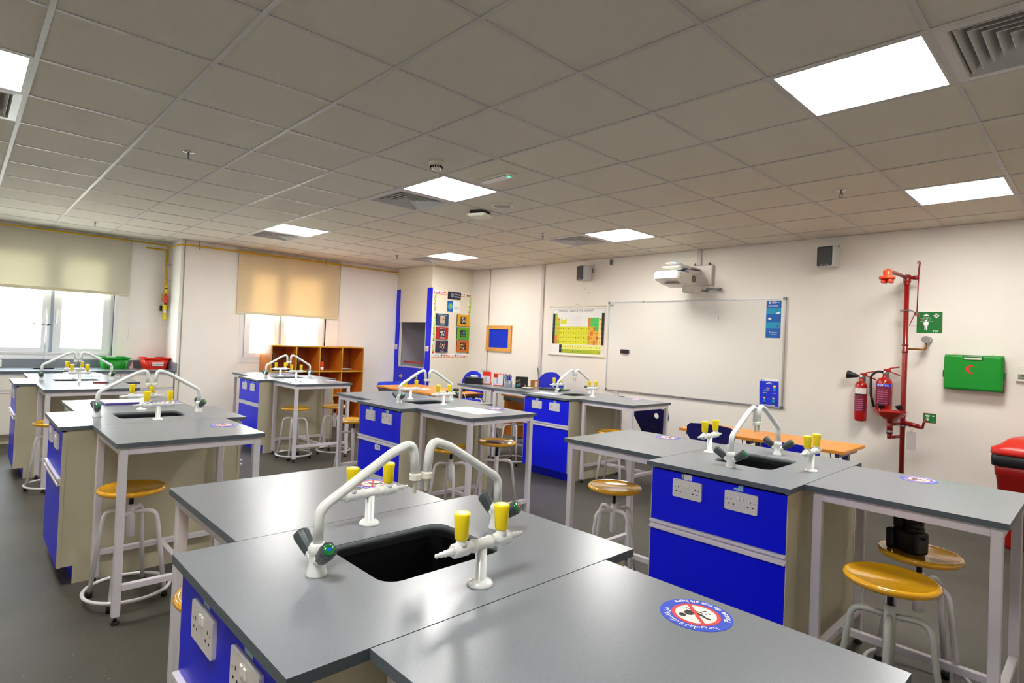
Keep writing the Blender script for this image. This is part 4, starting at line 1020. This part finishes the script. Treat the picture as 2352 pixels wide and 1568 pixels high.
b = nb(); lathe(b, [(.045,0),(.047,.09),(.045,.09),(.043,.004),(.0,.004)], 20, cap=False); obj('pot', b, mat('pot plastic', (190,200,220), .15, coat=.3, trans=.6), t)
rg = random.Random(11)
pc = [pblue2, purple, black, paper, purple, pblue2, black, teal, paper]
for k in range(13):
    a = k*2.4; r = .012+.016*rg.random(); ln = .13+.03*rg.random(); lx, ly = math.cos(a)*r, math.sin(a)*r
    b = nb(); cyl(b, (lx,ly,.006), (lx*2.1,ly*2.1,ln), .006, 8); cyl(b, (lx*2.1,ly*2.1,ln), (lx*2.15,ly*2.15,ln+.012), .004, 8)
    pn = obj('marker_pen', b, pc[k % 9]); pn.location = (-3.50,3.62,ZT); tag(pn, ['blue','purple','black','white','purple','blue','black','teal','white'][k % 9]+' marker pen standing in the clear pen pot', 'pen', 'pens in the clear pot')
t = thing('card_carton', 'black carton with coloured pictures beside the pen pot', 'box', (-3.40,3.745,ZT), .70)
obj('carton', box(-.07,.08,-.04,.04,0,.138,.002), black, t)
b = nb()
for k,(x,z) in enumerate(((-.05,.08),(-.02,.095),(-.045,.03),(-.015,.045),(.05,.03))): bx(b, x-.012,x+.012,-.0412,-.040,z-.014,z+.014, mi=k % 4)
obj('picture_patch', b, [mat('patch tan',(150,110,70),.6), mat('patch green',(60,120,70),.6), teal, mat('patch rose',(170,90,90),.6)], t)
t = thing('photo_stand', 'small amber and white picture block behind the black carton', 'ornament', (-3.33,3.92,ZT), .6)
obj('frame', plate(nb(), [(-.05,0),(.05,0),(.05,.10),(-.05,.10)], [[(.002,.012),(.042,.012),(.042,.088),(.002,.088)]], 0, .03, M=xz(0)), mat('amber block', (170,110,30), .4), t)
obj('picture', box(.003,.041,-.022,-.012,.013,.087), paper, t, 'white oval picture')
t = thing('white_dish', 'flat white dish on the table in front of the black carton', 'dish', (-3.235,3.705,ZT))
obj('dish', lathe(nb(), [(.05,0),(.075,.016),(.078,.018),(.072,.018),(.05,.006),(.0,.005)], 28, cap=False), white, t)
t = thing('laptop', 'closed dark laptop lying on the whiteboard island table', 'laptop', (-3.0,3.92,ZT), .12)
obj('base', box(-.16,.16,-.11,.11,0,.012,.004), stone, t); obj('lid', box(-.16,.16,-.11,.11,.013,.020,.003), blackg, t)
b = nb(); bx(b, -.02,.14,-.02,.06,.0205,.024); obj('paper_on_lid', b, mat('buff card',(200,190,120),.7), t)
o = tag(obj('paper_sheet', box(-.15,.15,-.105,.105,0,.0012), mat('bluish paper', (196,206,228), .6)), 'pale blue sheet lying before the whiteboard island tap', 'paper'); o.location = (-2.72,3.50,ZT); o.rotation_euler = (0,0,.2)
t = thing('activity_sheet', 'large white printed sheet on the middle island table', 'paper', (-1.84,1.63,ZT), .04)
obj('sheet', plate(nb(), rrect(-.21,.21,-.14,.14,.015,3), [], 0, .0012), paper, t)
b = nb()
for k in range(8): bx(b, -.17,.17-.03*(k % 3),-.11+.03*k,-.107+.03*k,.0012,.0014)
obj('printed_lines', b, mat('faint print', (214,212,208), .7), t)
# B left table folder, C items
t = thing('ring_folder', 'white and purple folder lying on the back table by the left window side', 'folder', (-3.29,-.50,ZT), .05)
obj('cover', box(-.12,.12,-.15,.15,.0,.012,.003), purple, t, 'purple cover'); obj('pages', box(-.115,.11,-.145,.145,.0125,.016), paper, t)
t = thing('marker_pen_red', 'red marker pen lying on the far left island table', 'pen', (-5.05,-.40,ZT), 1.35); t.name = 'marker_pen'
b = nb(); cyl(b, (-.055,0,.008), (.055,0,.008), .008, 10); obj('barrel', b, redm, t); b = nb(); cyl(b, (.055,0,.008), (.075,0,.008), .006, 10); obj('cap', b, black, t)
o = tag(obj('cutting_mat', box(-.16,.16,-.11,.11,0,.004), mat('mint mat', (120,190,180), .5)), 'pale green mat on the back table of the far left island', 'mat'); o.location = (-6.10,-.36,ZT)
# teacher desk items
o = tag(obj('paper_sheet', box(-.15,.15,-.105,.105,0,.001), paper), 'white sheet in the middle of the teacher desk', 'paper'); o.location = (-5.15,3.42,.72); o.rotation_euler = (0,0,.3)
t = thing('desk_phone', 'black handset and coiled cable at the right end of the teacher desk', 'telephone', (-4.62,3.74,.72), .4)
obj('cradle', box(-.08,.08,-.06,.06,0,.035,.008), black, t); obj('cable', tube(nb(), [(.08+.02*math.cos(k*.7)*(1-k/60),.02*math.sin(k*.7)+.002*k,.012+.03*abs(math.sin(k*.35))) for k in range(30)], .004, 6), black, t)
t = thing('keyboard', 'white keyboard on the teacher desk with trailing cable', 'keyboard', (-4.48,3.45,.72), .5)
obj('base', box(-.17,.17,-.05,.05,0,.014,.004), white, t)
b = nb()
for i in range(13):
    for j in range(4): bx(b, -.16+.0245*i,-.14+.0245*i,-.042+.0215*j,-.024+.0215*j,.0135,.017)
obj('keys', b, nozz, t); obj('cable', tube(nb(), fillet([(.17,.0,.008),(.24,-.03,.01),(.30,-.1,-.10),(.28,-.12,-.30)], .06, 5), .0045, 6), nozz, t)
b = nb(); tube(b, fillet([(-4.22,3.80,.69),(-4.22,3.92,.5),(-4.22,4.08,.25),(-4.25,4.2,.02)], .1, 5), .006, 8); tag(obj('power_cable', b, black), 'black cable hanging down from the orange teacher desk', 'cable')
b = nb(); tube(b, fillet([(-4.43,5.17,.95),(-4.45,5.15,1.1),(-4.40,5.14,.8),(-4.42,5.15,.55)], .05, 4), .0035, 8); tag(obj('power_cable', b, black), 'black cable coming off the wall trunking by the blue chair', 'cable')
o = tag(obj('wall_outlet', box(-.04,.04,-.02,0,-.04,.04,.003), nozz), 'cream outlet low on the wall left of the trunking', 'outlet'); o.location = (-4.56, YF, .79)
# ================================================================ FUME CUPBOARD
FY, FX = 4.32, -6.16
t = thing('fume_cupboard', 'built-in fume cupboard with blue posts and grey interior', 'fume cupboard', (0,0,0))
wp = mat('warm white panel', (232,226,208), .5)
b = nb(); bx(b, XL+.002, FX, FY, YF-.001, 2.305, H-.001); obj('upper_casing', b, wp, t)
b = nb(); bx(b, FX-.02, FX, FY+.02, YF-.001, 0, 2.305); obj('side_panel', b, wp, t)
b = nb(); bx(b, XL+.002, FX-.02, YF-.03, YF-.001, .75, 2.305); bx(b, XL+.002, XL+.02, FY+.14, YF-.03, .75, 2.305); bx(b, FX-.04, FX-.02, FY+.14, YF-.03, .75, 2.305); obj('lining', b, fume_in, t, 'grey lining')
obj('work_surface', box(XL+.002, FX-.021, FY+.03, YF-.03, .92, .95), fume_in, t)
obj('post', box(XL+.002, XL+.105, FY, FY+.02, .60, 2.305), blue, t, 'blue post'); obj('post', box(FX-.125, FX, FY, FY+.02, .60, 2.305), blue, t, 'blue post'); 
obj('post_return', box(FX-.145, FX-.125, FY+.004, FY+.14, .60, 2.305), wp, t)
obj('lower_rail', box(XL+.105, FX-.125, FY, FY+.02, .60, .93), blue, t, 'blue lower rail with controls')
obj('base_cabinet', box(XL+.002, FX-.021, FY+.02, YF-.03, 0, .92), wp, t)
obj('sash', box(XL+.105, FX-.145, FY+.012, FY+.025, 1.715, 2.305), wp, t, 'raised white sash')
obj('sash_frame', box(XL+.105, XL+.14, FY+.02, FY+.05, .93, 1.72), wp, t)
b = nb(); bx(b, XL+.15, FX-.15, FY+.10, FY+.12, 1.0, 1.035); obj('red_rail', b, redm, t, 'red rail inside')
b = nb(); bx(b, FX-.40, FX-.385, YF-.045, YF-.03, 1.3, 2.2); bx(b, FX-.41, FX-.30, YF-.05, YF-.03, 1.28, 1.31); cyl(b, (XL+.25,FY+.5,.95), (XL+.25,FY+.5,1.05), .015, 10); cyl(b, (XL+.25,FY+.5,1.05), (XL+.30,FY+.44,1.02), .010, 10); obj('interior_fittings', b, stone, t)
for x, m, l in ((XL+.26, mat('ochre knob',(220,180,30),.4), 'yellow control knob'), (XL+.72, mat('forest knob',(0,80,44),.4), 'green control knob')):
    b = nb(); lathe(b, [(.03,0),(.03,.008),(.02,.01)], 18, (x,FY,.765), (0,-1,0)); k = obj('knob_base', b, nozz, t)
    b = nb(); lathe(b, [(.016,0),(.018,.03),(.015,.035)], 14, (x,FY-.01,.765), (0,-1,0)); obj('knob', b, m, k, l)
def single_socket(x, z, label):
    t = thing('single_socket', label, 'socket', (x, FY, z), 0, 'sockets on the fume cupboard posts')
    obj('faceplate', box(-.043,.043,-.01,0,-.043,.043,.004), white, t); b = nb(); bx(b, -.012,-.004,-.0115,-.01,-.02,0); bx(b, .006,.014,-.0115,-.01,-.02,0); obj('rocker', b, red_cap, t)
single_socket(XL+.052, 1.275, 'white socket on the left blue post of the fume cupboard')
single_socket(FX-.062, 1.275, 'white socket on the right blue post of the fume cupboard')
# display wall on cupboard side
def cardset():
    X = FX; 
    t = thing('display_border', 'bright patterned border strips framing the display wall', 'border', (X, 4.76, 1.70))
    bcol = [mat('border lime',(170,206,40),.6), mat('border orange',(226,120,40),.6), mat('border red',(206,50,40),.6), mat('border green',(60,150,60),.6), mat('border sky',(150,190,220),.6), mat('border lilac',(196,150,200),.6)]
    rg = random.Random(9)
    for nm, y0, y1, z0, z1 in (('top_strip',-.40,.42,.50,.57),('bottom_strip',-.40,.42,-.57,-.50),('left_strip',-.40,-.34,-.50,.50),('right_strip',.36,.42,-.50,.50)):
        s = obj(nm, box(.0,.0015,y0,y1,z0,z1), paper, t); b = nb(); hor = (y1-y0) > (z1-z0); L_ = (y1-y0) if hor else (z1-z0); n = int(L_/.034)
        for k in range(n):
            u = k*.034+.017; sz = .010+.008*rg.random(); o1 = rg.uniform(-.008,.008)
            cy, cz = (y0+u, (z0+z1)/2+o1) if hor else ((y0+y1)/2+o1, z0+u)
            m = rg.randrange(1,6) if hor else (0 if k % 3 else rg.choice((2,1)))
            nn = rg.choice((4,5,8)); plate(b, [(cy+sz*math.cos(2*PI*i/nn+.4), cz+sz*1.2*math.sin(2*PI*i/nn+.4)) for i in range(nn)], [], 0, .0008, top_mi=m, side_mi=m, M=yz(.0015))
        if hor: bx(b, .0015,.0023,y0,y1,z0+.002,z0+.012, mi=1)
        else: bx(b, .0015,.0023,y0+.044,y0+.058,z0,z1, mi=0)
        obj('motif', b, bcol, s, 'coloured motifs')
    def board(y, z, w_, h_, m, label, art, top=None, bottom=None, d=.022):
        t = thing('display_board', label, 'board', (X, y, z), 0, 'small printed boards on the display wall')
        obj('panel', box(0,d,-w_/2,w_/2,-h_/2,h_/2), m, t)
        obj('side_edge', box(0.0005,d-.001,-w_/2-.001,w_/2+.001,-h_/2-.001,h_/2+.001), black, t)
        art(t, d)
        if top: txt('heading', top, .022, wallMx(d+.0012, 0, h_/2-.028), print_w, t)
        if bottom: txt('subheading', bottom, .020, wallMx(d+.0012, 0, -h_/2+.014), print_w, t)
    def art_patch(seed, cols_, hw_=.065, hh_=.062, n=26):
        def f(t, d):
            b = nb(); bx(b, d, d+.0008, -hw_, hw_, -hh_, hh_, mi=0); rg = random.Random(seed)
            for k in range(n):
                y, z, r = rg.uniform(-hw_+.015,hw_-.015), rg.uniform(-hh_+.015,hh_-.015), rg.uniform(.006,.014)
                plate(b, [(y+r*math.cos(i*PI/3+k), z+r*math.sin(i*PI/3+k)) for i in range(6)], [], 0, .0006+.0001*(k % 5), top_mi=1+k % (len(cols_)-1), side_mi=0, M=yz(d+.0008))
            obj('picture', b, cols_, t)
        return f
    pk = print_k; gw = mat('art white', (225,225,220), .6); gb = mat('art grey', (130,130,130), .6); gt = mat('art tan', (196,170,140), .6); go = mat('art orange', (220,110,40), .6); gbl = mat('art blue', (40,120,190), .6); gg = mat('art green', (70,140,60), .6)
    board(4.555,1.775,.25,.20,mat('board petrol',(24,66,104),.5),'petrol blue printed board, upper left of the six',art_patch(1,[gt,pk,gw,gt],.055,.06,14),'Orientation in Space','and Time')
    board(5.01,1.785,.27,.20,mat('board amber',(226,168,14),.5),'amber yellow printed board, upper right of the six',art_patch(2,[pk,gw,gb]),'','')
    board(4.56,1.545,.25,.195,mat('board red',(178,28,34),.5),'red printed board, middle left of the six',art_patch(3,[pk,gw,gb,gw]),'Identities and','Relationships')
    board(5.015,1.555,.27,.205,mat('board leaf',(96,168,20),.5),'leaf green printed board, middle right of the six',art_patch(4,[pk,gbl,gbl,gg,go]),'','')
    board(4.565,1.32,.25,.195,mat('board plum',(52,34,70),.5),'plum printed board, lower left of the six',art_patch(5,[pk,gw,go,gb]),'Scientific and','Technical')
    board(5.02,1.335,.27,.20,mat('board rust',(206,106,20),.5),'rust orange printed board, lower right of the six',art_patch(6,[pk,go,gbl,yellow]),'','')
    def globe(t, d):
        b = nb(); plate(b, [(-.055+.036*math.cos(i*PI/10), .004+.044*math.sin(i*PI/10)) for i in range(20)], [], 0, .001, M=yz(d)); obj('globe_picture', b, gb, t)
        txt('lettering', 'Global', .045, wallMx(d+.0012,.055,.008), print_w, t); txt('lettering', 'context', .045, wallMx(d+.0012,.055,-.032), print_w, t)
    board(4.795,2.205,.27,.125,mat('board navy',(26,24,66),.5),'navy Global context title board at the top of the display',globe)
    t = thing('earth_leaflet', 'white leaflet with a blue and green globe under the title board', 'leaflet', (X, 4.79, 2.015))
    obj('sheet', box(0,.0015,-.135,.135,-.095,.095), paper, t); obj('globe_panel', box(.0015,.0022,-.135,-.01,-.093,.093), pblue, t, 'blue panel')
    b = nb(); plate(b, [(-.068+.055*math.cos(i*PI/12), .055*math.sin(i*PI/12)) for i in range(24)], [], 0, .0006, M=yz(.0022)); obj('globe', b, mat('globe blue',(60,160,220),.6), t)
    b = nb(); plate(b, [(-.07,-.05),(-.05,-.03),(-.035,.0),(-.03,.03),(-.06,.045),(-.085,.03),(-.075,.0),(-.085,-.02)], [], 0, .0004, M=yz(.0028)); obj('landmass', b, mat('land green',(150,190,40),.6), t)
    b = nb()
    for z in (.03,-.005,-.012,-.035,-.042): bx(b, .0015,.0019,.015,.11,z,z+.003)
    obj('text_lines', b, greym, t)
cardset()
# ================================================================ BOOKCASE
BX0, BX1, BY0, BY1, BZ = -7.21, -6.79, 1.93, 3.46, 1.235
t = thing('pigeonhole_bookcase', 'orange open bookcase with square pigeonholes under the window', 'bookcase', (0,0,0))
for y in (BY0, BY1-.018): obj('side_panel', box(BX0,BX1,y,y+.018,.06,BZ), woodd, t)
obj('top_panel', box(BX0,BX1+.001,BY0,BY1,BZ,BZ+.02), woodd, t)
obj('back_panel', box(BX0,BX0+.008,BY0+.018,BY1-.018,.08,BZ), mat('dark back board', (158,80,28), .5), t)
cwid = (BY1-BY0-.018)/4; zs = [.08,.465,.85]
for k in range(1,4): obj('divider', box(BX0+.008,BX1,BY0+k*cwid,BY0+k*cwid+.018,.10,BZ), woodd, t)
for z in zs:
    for k in range(4): obj('shelf', box(BX0+.008,BX1-.001,BY0+k*cwid+.018,BY0+(k+1)*cwid,z,z+.018), woodd, t)
for y in [BY0+k*cwid for k in range(5)]: obj('edge_strip', box(BX1,BX1+.003,y,y+.018,.08,BZ), woode, t, 'ochre front edge')
for z in zs+[BZ]: obj('edge_strip', box(BX1+.001,BX1+.0035,BY0,BY1,z,z+.019), woode, t, 'ochre front edge')
obj('plinth', box(BX0+.01,BX1-.03,BY0+.01,BY1-.01,0,.078), black, t, 'black plinth')
def book(y, z, w_, h_, d_, m, label, x=BX1-.30): 
    o = obj('book', box(x-.1,x+.1,-w_/2,w_/2,0,h_,.002), m); o.location = (0,y,z); return tag(o, label, 'book')
book(3.25,.868,.20,.012,.2,mat('dark cover',(70,30,24),.5),'dark thin book at the bottom of the white stack, right pigeonhole'); book(3.27,.8805,.18,.012,.2,paper,'white booklet on top of the dark book, right pigeonhole')
t = thing('spray_bottle', 'red bottle with black cap in the third pigeonhole', 'bottle', (-6.83,2.75,.868))
b = nb(); lathe(b, [(.026,0),(.027,.01),(.027,.13),(.018,.15)], 16); obj('bottle', b, redp, t); b = nb(); lathe(b, [(.0275,.01),(.0275,.06)], 16); obj('label_band', b, paper, t, 'white label'); b = nb(); lathe(b, [(.018,.15),(.016,.19),(.01,.205)], 14); obj('cap', b, black, t)
t = thing('glue_bottle', 'dark capped bottle in the second pigeonhole', 'bottle', (-6.86,2.375,.868)); b = nb(); lathe(b, [(.03,0),(.03,.17),(.018,.19)], 16); obj('bottle', b, mat('brown bottle',(80,40,24),.3), t); b = nb(); lathe(b, [(.018,.19),(.018,.225)], 14); obj('cap', b, black, t)
t = thing('ruler', 'thin black ruler leaning in the first pigeonhole', 'ruler', (-6.86,1.97,.868)); obj('blade', box(-.002,.002,-.012,.012,0,.26,M=RX(-.03)), black, t); obj('hang_tab', box(-.002,.002,-.010,.010,.255,.275,M=RX(-.03)), stone, t)
t = thing('paper_tray', 'dark flat tray with papers in the first pigeonhole', 'tray', (-6.92,2.14,.868)); obj('tray', box(-.1,.1,-.12,.12,0,.03,.003), black, t); obj('papers', box(-.09,.09,-.11,.11,.03,.036), paper, t)
# ================================================================ WINDOW BENCH
BF = -7.12; BT = .86; YE = YP-.006
t = thing('bench_worktop', 'long grey worktop with upstand under the left window', 'worktop', (0,0,0))
o = obj('slab', box(XR+.002, BF, -3.4, YE, BT-.03, BT), [top_m, edge_m], t)
for f in o.data.polygons:
    if abs(f.normal.z) < .5: f.material_index = 1
obj('upstand', box(XR+.002, XR+.020, -3.4, YE-.02, BT, .965), splash, t, 'grey upstand'); obj('end_upstand', box(XR+.002, BF, YE-.018, YE, BT, .965), splash, t, 'grey end upstand')
ys = [YE-.03-.62*k for k in range(6)]
names = ['right end unit','second unit from the right end','third unit from the right end','fourth unit from the right end','leftmost unit']
for k in range(5):
    y1, y0 = ys[k], ys[k+1]
    t = thing('bench_cabinet', 'white bench cabinet with drawer, %s under the window' % names[k], 'cabinet', (XR, (y0+y1)/2, 0), 0, 'white cabinets under the window bench')
    hw_ = (y1-y0)/2-.001
    obj('carcass', box(.01, .66, -hw_, hw_, .10, BT-.032), cream, t); obj('plinth', box(.05, .60, -hw_, hw_, 0, .10), cream, t)
    obj('drawer_front', box(.66,.678,-hw_+.002,hw_-.002,.63,BT-.062), benchw, t)
    obj('rail', box(.655,.682,-hw_,hw_,.598,.622), frame_m, t, 'pale handle rail'); obj('top_rail', box(.655,.680,-hw_,hw_,BT-.058,BT-.032), frame_m, t)
    if k % 2: obj('door', box(.66,.678,-hw_+.002,-.001,.12,.594), benchw, t); obj('door', box(.66,.678,.001,hw_-.002,.12,.594), benchw, t)
    else: obj('door', box(.66,.678,-hw_+.002,hw_-.002,.12,.594), benchw, t)
def tray(x, y, m, label, lab=None):
    t = thing('plastic_tray', label, 'tray', (x, y, BT), 0)
    def rc(hx, hy, z, r=.02): return [(a, b_, z) for a, b_ in rrect(-hx,hx,-hy,hy,r)]
    b = nb(); loft(b, [rc(.125,.130,.0), rc(.155,.155,.145), rc(.152,.152,.145), rc(.122,.127,.004)], cap=False); b.faces.new([b.verts.new(p) for p in rc(.122,.127,.004)]); b.faces.new([b.verts.new(p) for p in rc(.125,.130,.0)])
    obj('shell', b, m, t)
    b = nb()
    for s in (-1,1): bx(b, -.17,.17,s*.162-.008,s*.162+.008,.138,.155,.004)
    for s in (-1,1): bx(b, s*.166-.008,s*.166+.008,-.165,-.06,.138,.157,.004); bx(b, s*.166-.008,s*.166+.008,.05,.165,.138,.157,.004); bx(b, s*.160-.006,s*.160+.006,-.06,.05,.128,.142,.003)
    obj('rim', b, m, t)
    b = nb()
    for y_ in (-.105,-.075,.075,.105): bx(b, .128,.150,y_-.006,y_+.006,.01,.13)
    obj('rib', b, m, t)
    if lab:
        obj('label_card', box(.153,.155,-.06,.085,.045,.092), paper, t, 'white label card'); txt('lettering', lab, .023, wallMx(.1562,.012,.060), print_k, t, bold=.0004)
tray(-7.60, .13, grnp, 'green plastic tray on the window bench')
tray(-7.60, .61, redp, 'red plastic tray with white label at the bench end', 'Used Glassware')
o = tag(obj('folded_card', plate(nb(), [(-.03,0),(.03,0),(.015,.09)], [], -.02, .02, M=yz(0)), mat('pink card',(240,200,200),.6)), 'small pale folded card behind the green tray', 'card'); o.location = (-7.62,.335,BT)
t = thing('retort_stand', 'retort stand with black base and thin rod by the left window', 'retort stand', (-7.55,-.62,BT))
obj('base', box(-.06,.06,-.10,.10,0,.018,.004), black, t, 'black base'); b = nb(); cyl(b, (0,.0,.018), (0,.01,.74), .005, 10); obj('rod', b, chrome, t)
b = nb(); cyl(b, (0,.01,.55), (0,.06,.555), .008, 8); cyl(b, (0,-.11,.562), (0,.0,.552), .004, 8); lathe(b, [(.010,0),(.014,.02)], 8, (0,.03,.545), (0,0,1)); obj('clamp', b, black, t); b = nb(); cyl(b, (0,-.13,.563), (0,-.105,.561), .010, 8); obj('clamp_jaw', b, mat('cork',(190,120,80),.8), t, 'cork jaw')
t = thing('bench_socket_box', 'white socket box on the bench at the left edge', 'socket box', (XR+.02,-1.13,BT+.012)); obj('box', box(0,.06,-.12,.12,0,.085,.004), white, t); obj('cover_line', box(.06,.0615,-.115,.115,.04,.043), greym, t)
# ================================================================ GAS PIPE
gp = thing('gas_pipe', 'yellow gas pipe running along the top of the window wall', 'pipe', (0,0,0))
b = nb(); yk = YP-.06
tube(b, fillet([(XR+.15,-3.4,2.625),(XR+.15,yk-.10,2.625),(XR+.15,yk,2.625),(XR+.15,yk,2.50)], .03, 5), .011, 10); obj('run', b, gasy, gp)
b = nb(); tube(b, fillet([(XR+.15,yk,2.58),(XL+.04,yk,2.58),(XL+.06,yk+.04,2.60),(XL+.06,YP+.15,2.605),(XL+.06,4.29,2.605)], .04, 5), .012, 10); obj('run', b, gasy, gp)
b = nb(); cyl(b, (XR+.15,yk,2.52), (XR+.15,yk,2.02), .013, 12); cyl(b, (XR+.08,yk,2.55), (XR+.08,yk,1.90), .012, 12); tube(b, fillet([(XR+.08,yk,2.50),(XR+.08,yk,2.565),(XR+.08,yk-.26,2.565)], .02, 4), .012, 10); obj('riser', b, gasy, gp)
b = nb()
for z in (2.35, 2.12): lathe(b, [(.017,0),(.017,.014)], 12, (XR+.15,yk,z)); cyl(b, (XR+.15,yk,z+.007), (XR+.15,YP,z+.007), .004, 6)
for z in (2.33, 1.95): lathe(b, [(.016,0),(.016,.014)], 12, (XR+.08,yk,z)); cyl(b, (XR+.08,yk,z+.007), (XR+.08,YP,z+.007), .004, 6)
for y in (1.0, 2.905): lathe(b, [(.016,-.012),(.016,.012)], 12, (XL+.06,y,2.605), (0,1,0)); cyl(b, (XL+.06,y,2.605), (XL+.06,y,H), .004, 6); cyl(b, (XL+.06,y,2.58), (XL+.06,y,2.56), .006, 6)
obj('pipe_clip', b, chrome, gp, 'chrome pipe clips')
b = nb(); X1, X2 = XR+.15, XR+.08
lathe(b, [(.02,0),(.02,.04),(.014,.045),(.014,.08),(.022,.085),(.022,.12)], 14, (X1,yk,1.93)); lathe(b, [(.018,0),(.02,.02),(.02,.07),(.014,.08)], 14, (X1,yk,1.70)); lathe(b, [(.024,0),(.024,.035),(.016,.04),(.014,.13)], 14, (X1,yk,1.56))
lathe(b, [(.02,0),(.02,.03),(.014,.04),(.014,.06),(.02,.07),(.02,.10)], 14, (X2,yk,1.74)); lathe(b, [(.02,0),(.02,.03),(.014,.035),(.014,.10),(.02,.11),(.02,.15)], 14, (X2,yk,1.58)); cyl(b, (X2-.07,yk-.02,1.84), (X2-.07,yk-.02,1.93), .006, 8); cyl(b, (X2,yk,1.585), (X1,yk,1.585), .014, 10)
obj('valve_body', b, yellow, gp, 'yellow valve bodies')
b = nb(); bx(b, X1-.032,X1+.032,yk-.035,yk+.03,1.80,1.90,.010,2); cyl(b, (X1,yk,1.78), (X1,yk,1.93), .018, 12); obj('solenoid', b, orng, gp, 'orange solenoid valve')
b = nb(); bx(b, X2-.075,X2-.02,yk-.04,yk+.02,1.68,1.76,.005); cyl(b, (X2,yk,1.70), (X2-.03,yk,1.72), .012, 8); cyl(b, (X1,yk,2.00), (X1,yk,2.03), .02, 10); cyl(b, (X1,yk,1.775), (X1,yk,1.79), .02, 10); obj('actuator', b, black, gp, 'black actuator')
b = nb(); bx(b, X2-.04,X2+.0,yk-.02,yk+.015,1.83,1.875,.004); obj('ball_valve', b, stone, gp)
b = nb()
for z in (1.655,): lathe(b, [(.016,0),(.018,.02),(.016,.045)], 12, (X1,yk,z))
obj('union', b, white, gp)

# joined pieces too small to pick apart
for o in bpy.data.objects:
    if o.parent and o.name.split('.')[0] in ('pin_holes','screws','lettering','ruled_lines','keys','key_lines','caption_lines','printed_lines','text_lines','element_cells','motif','picture','picture_patch','artwork','clothes','faces','trousers','print_border','title','heading','subheading','logo_mark','pen_print','cables','fixing_plug','vent_slots','symbol','figure','badge','button'):
        o['kind'] = 'stuff'
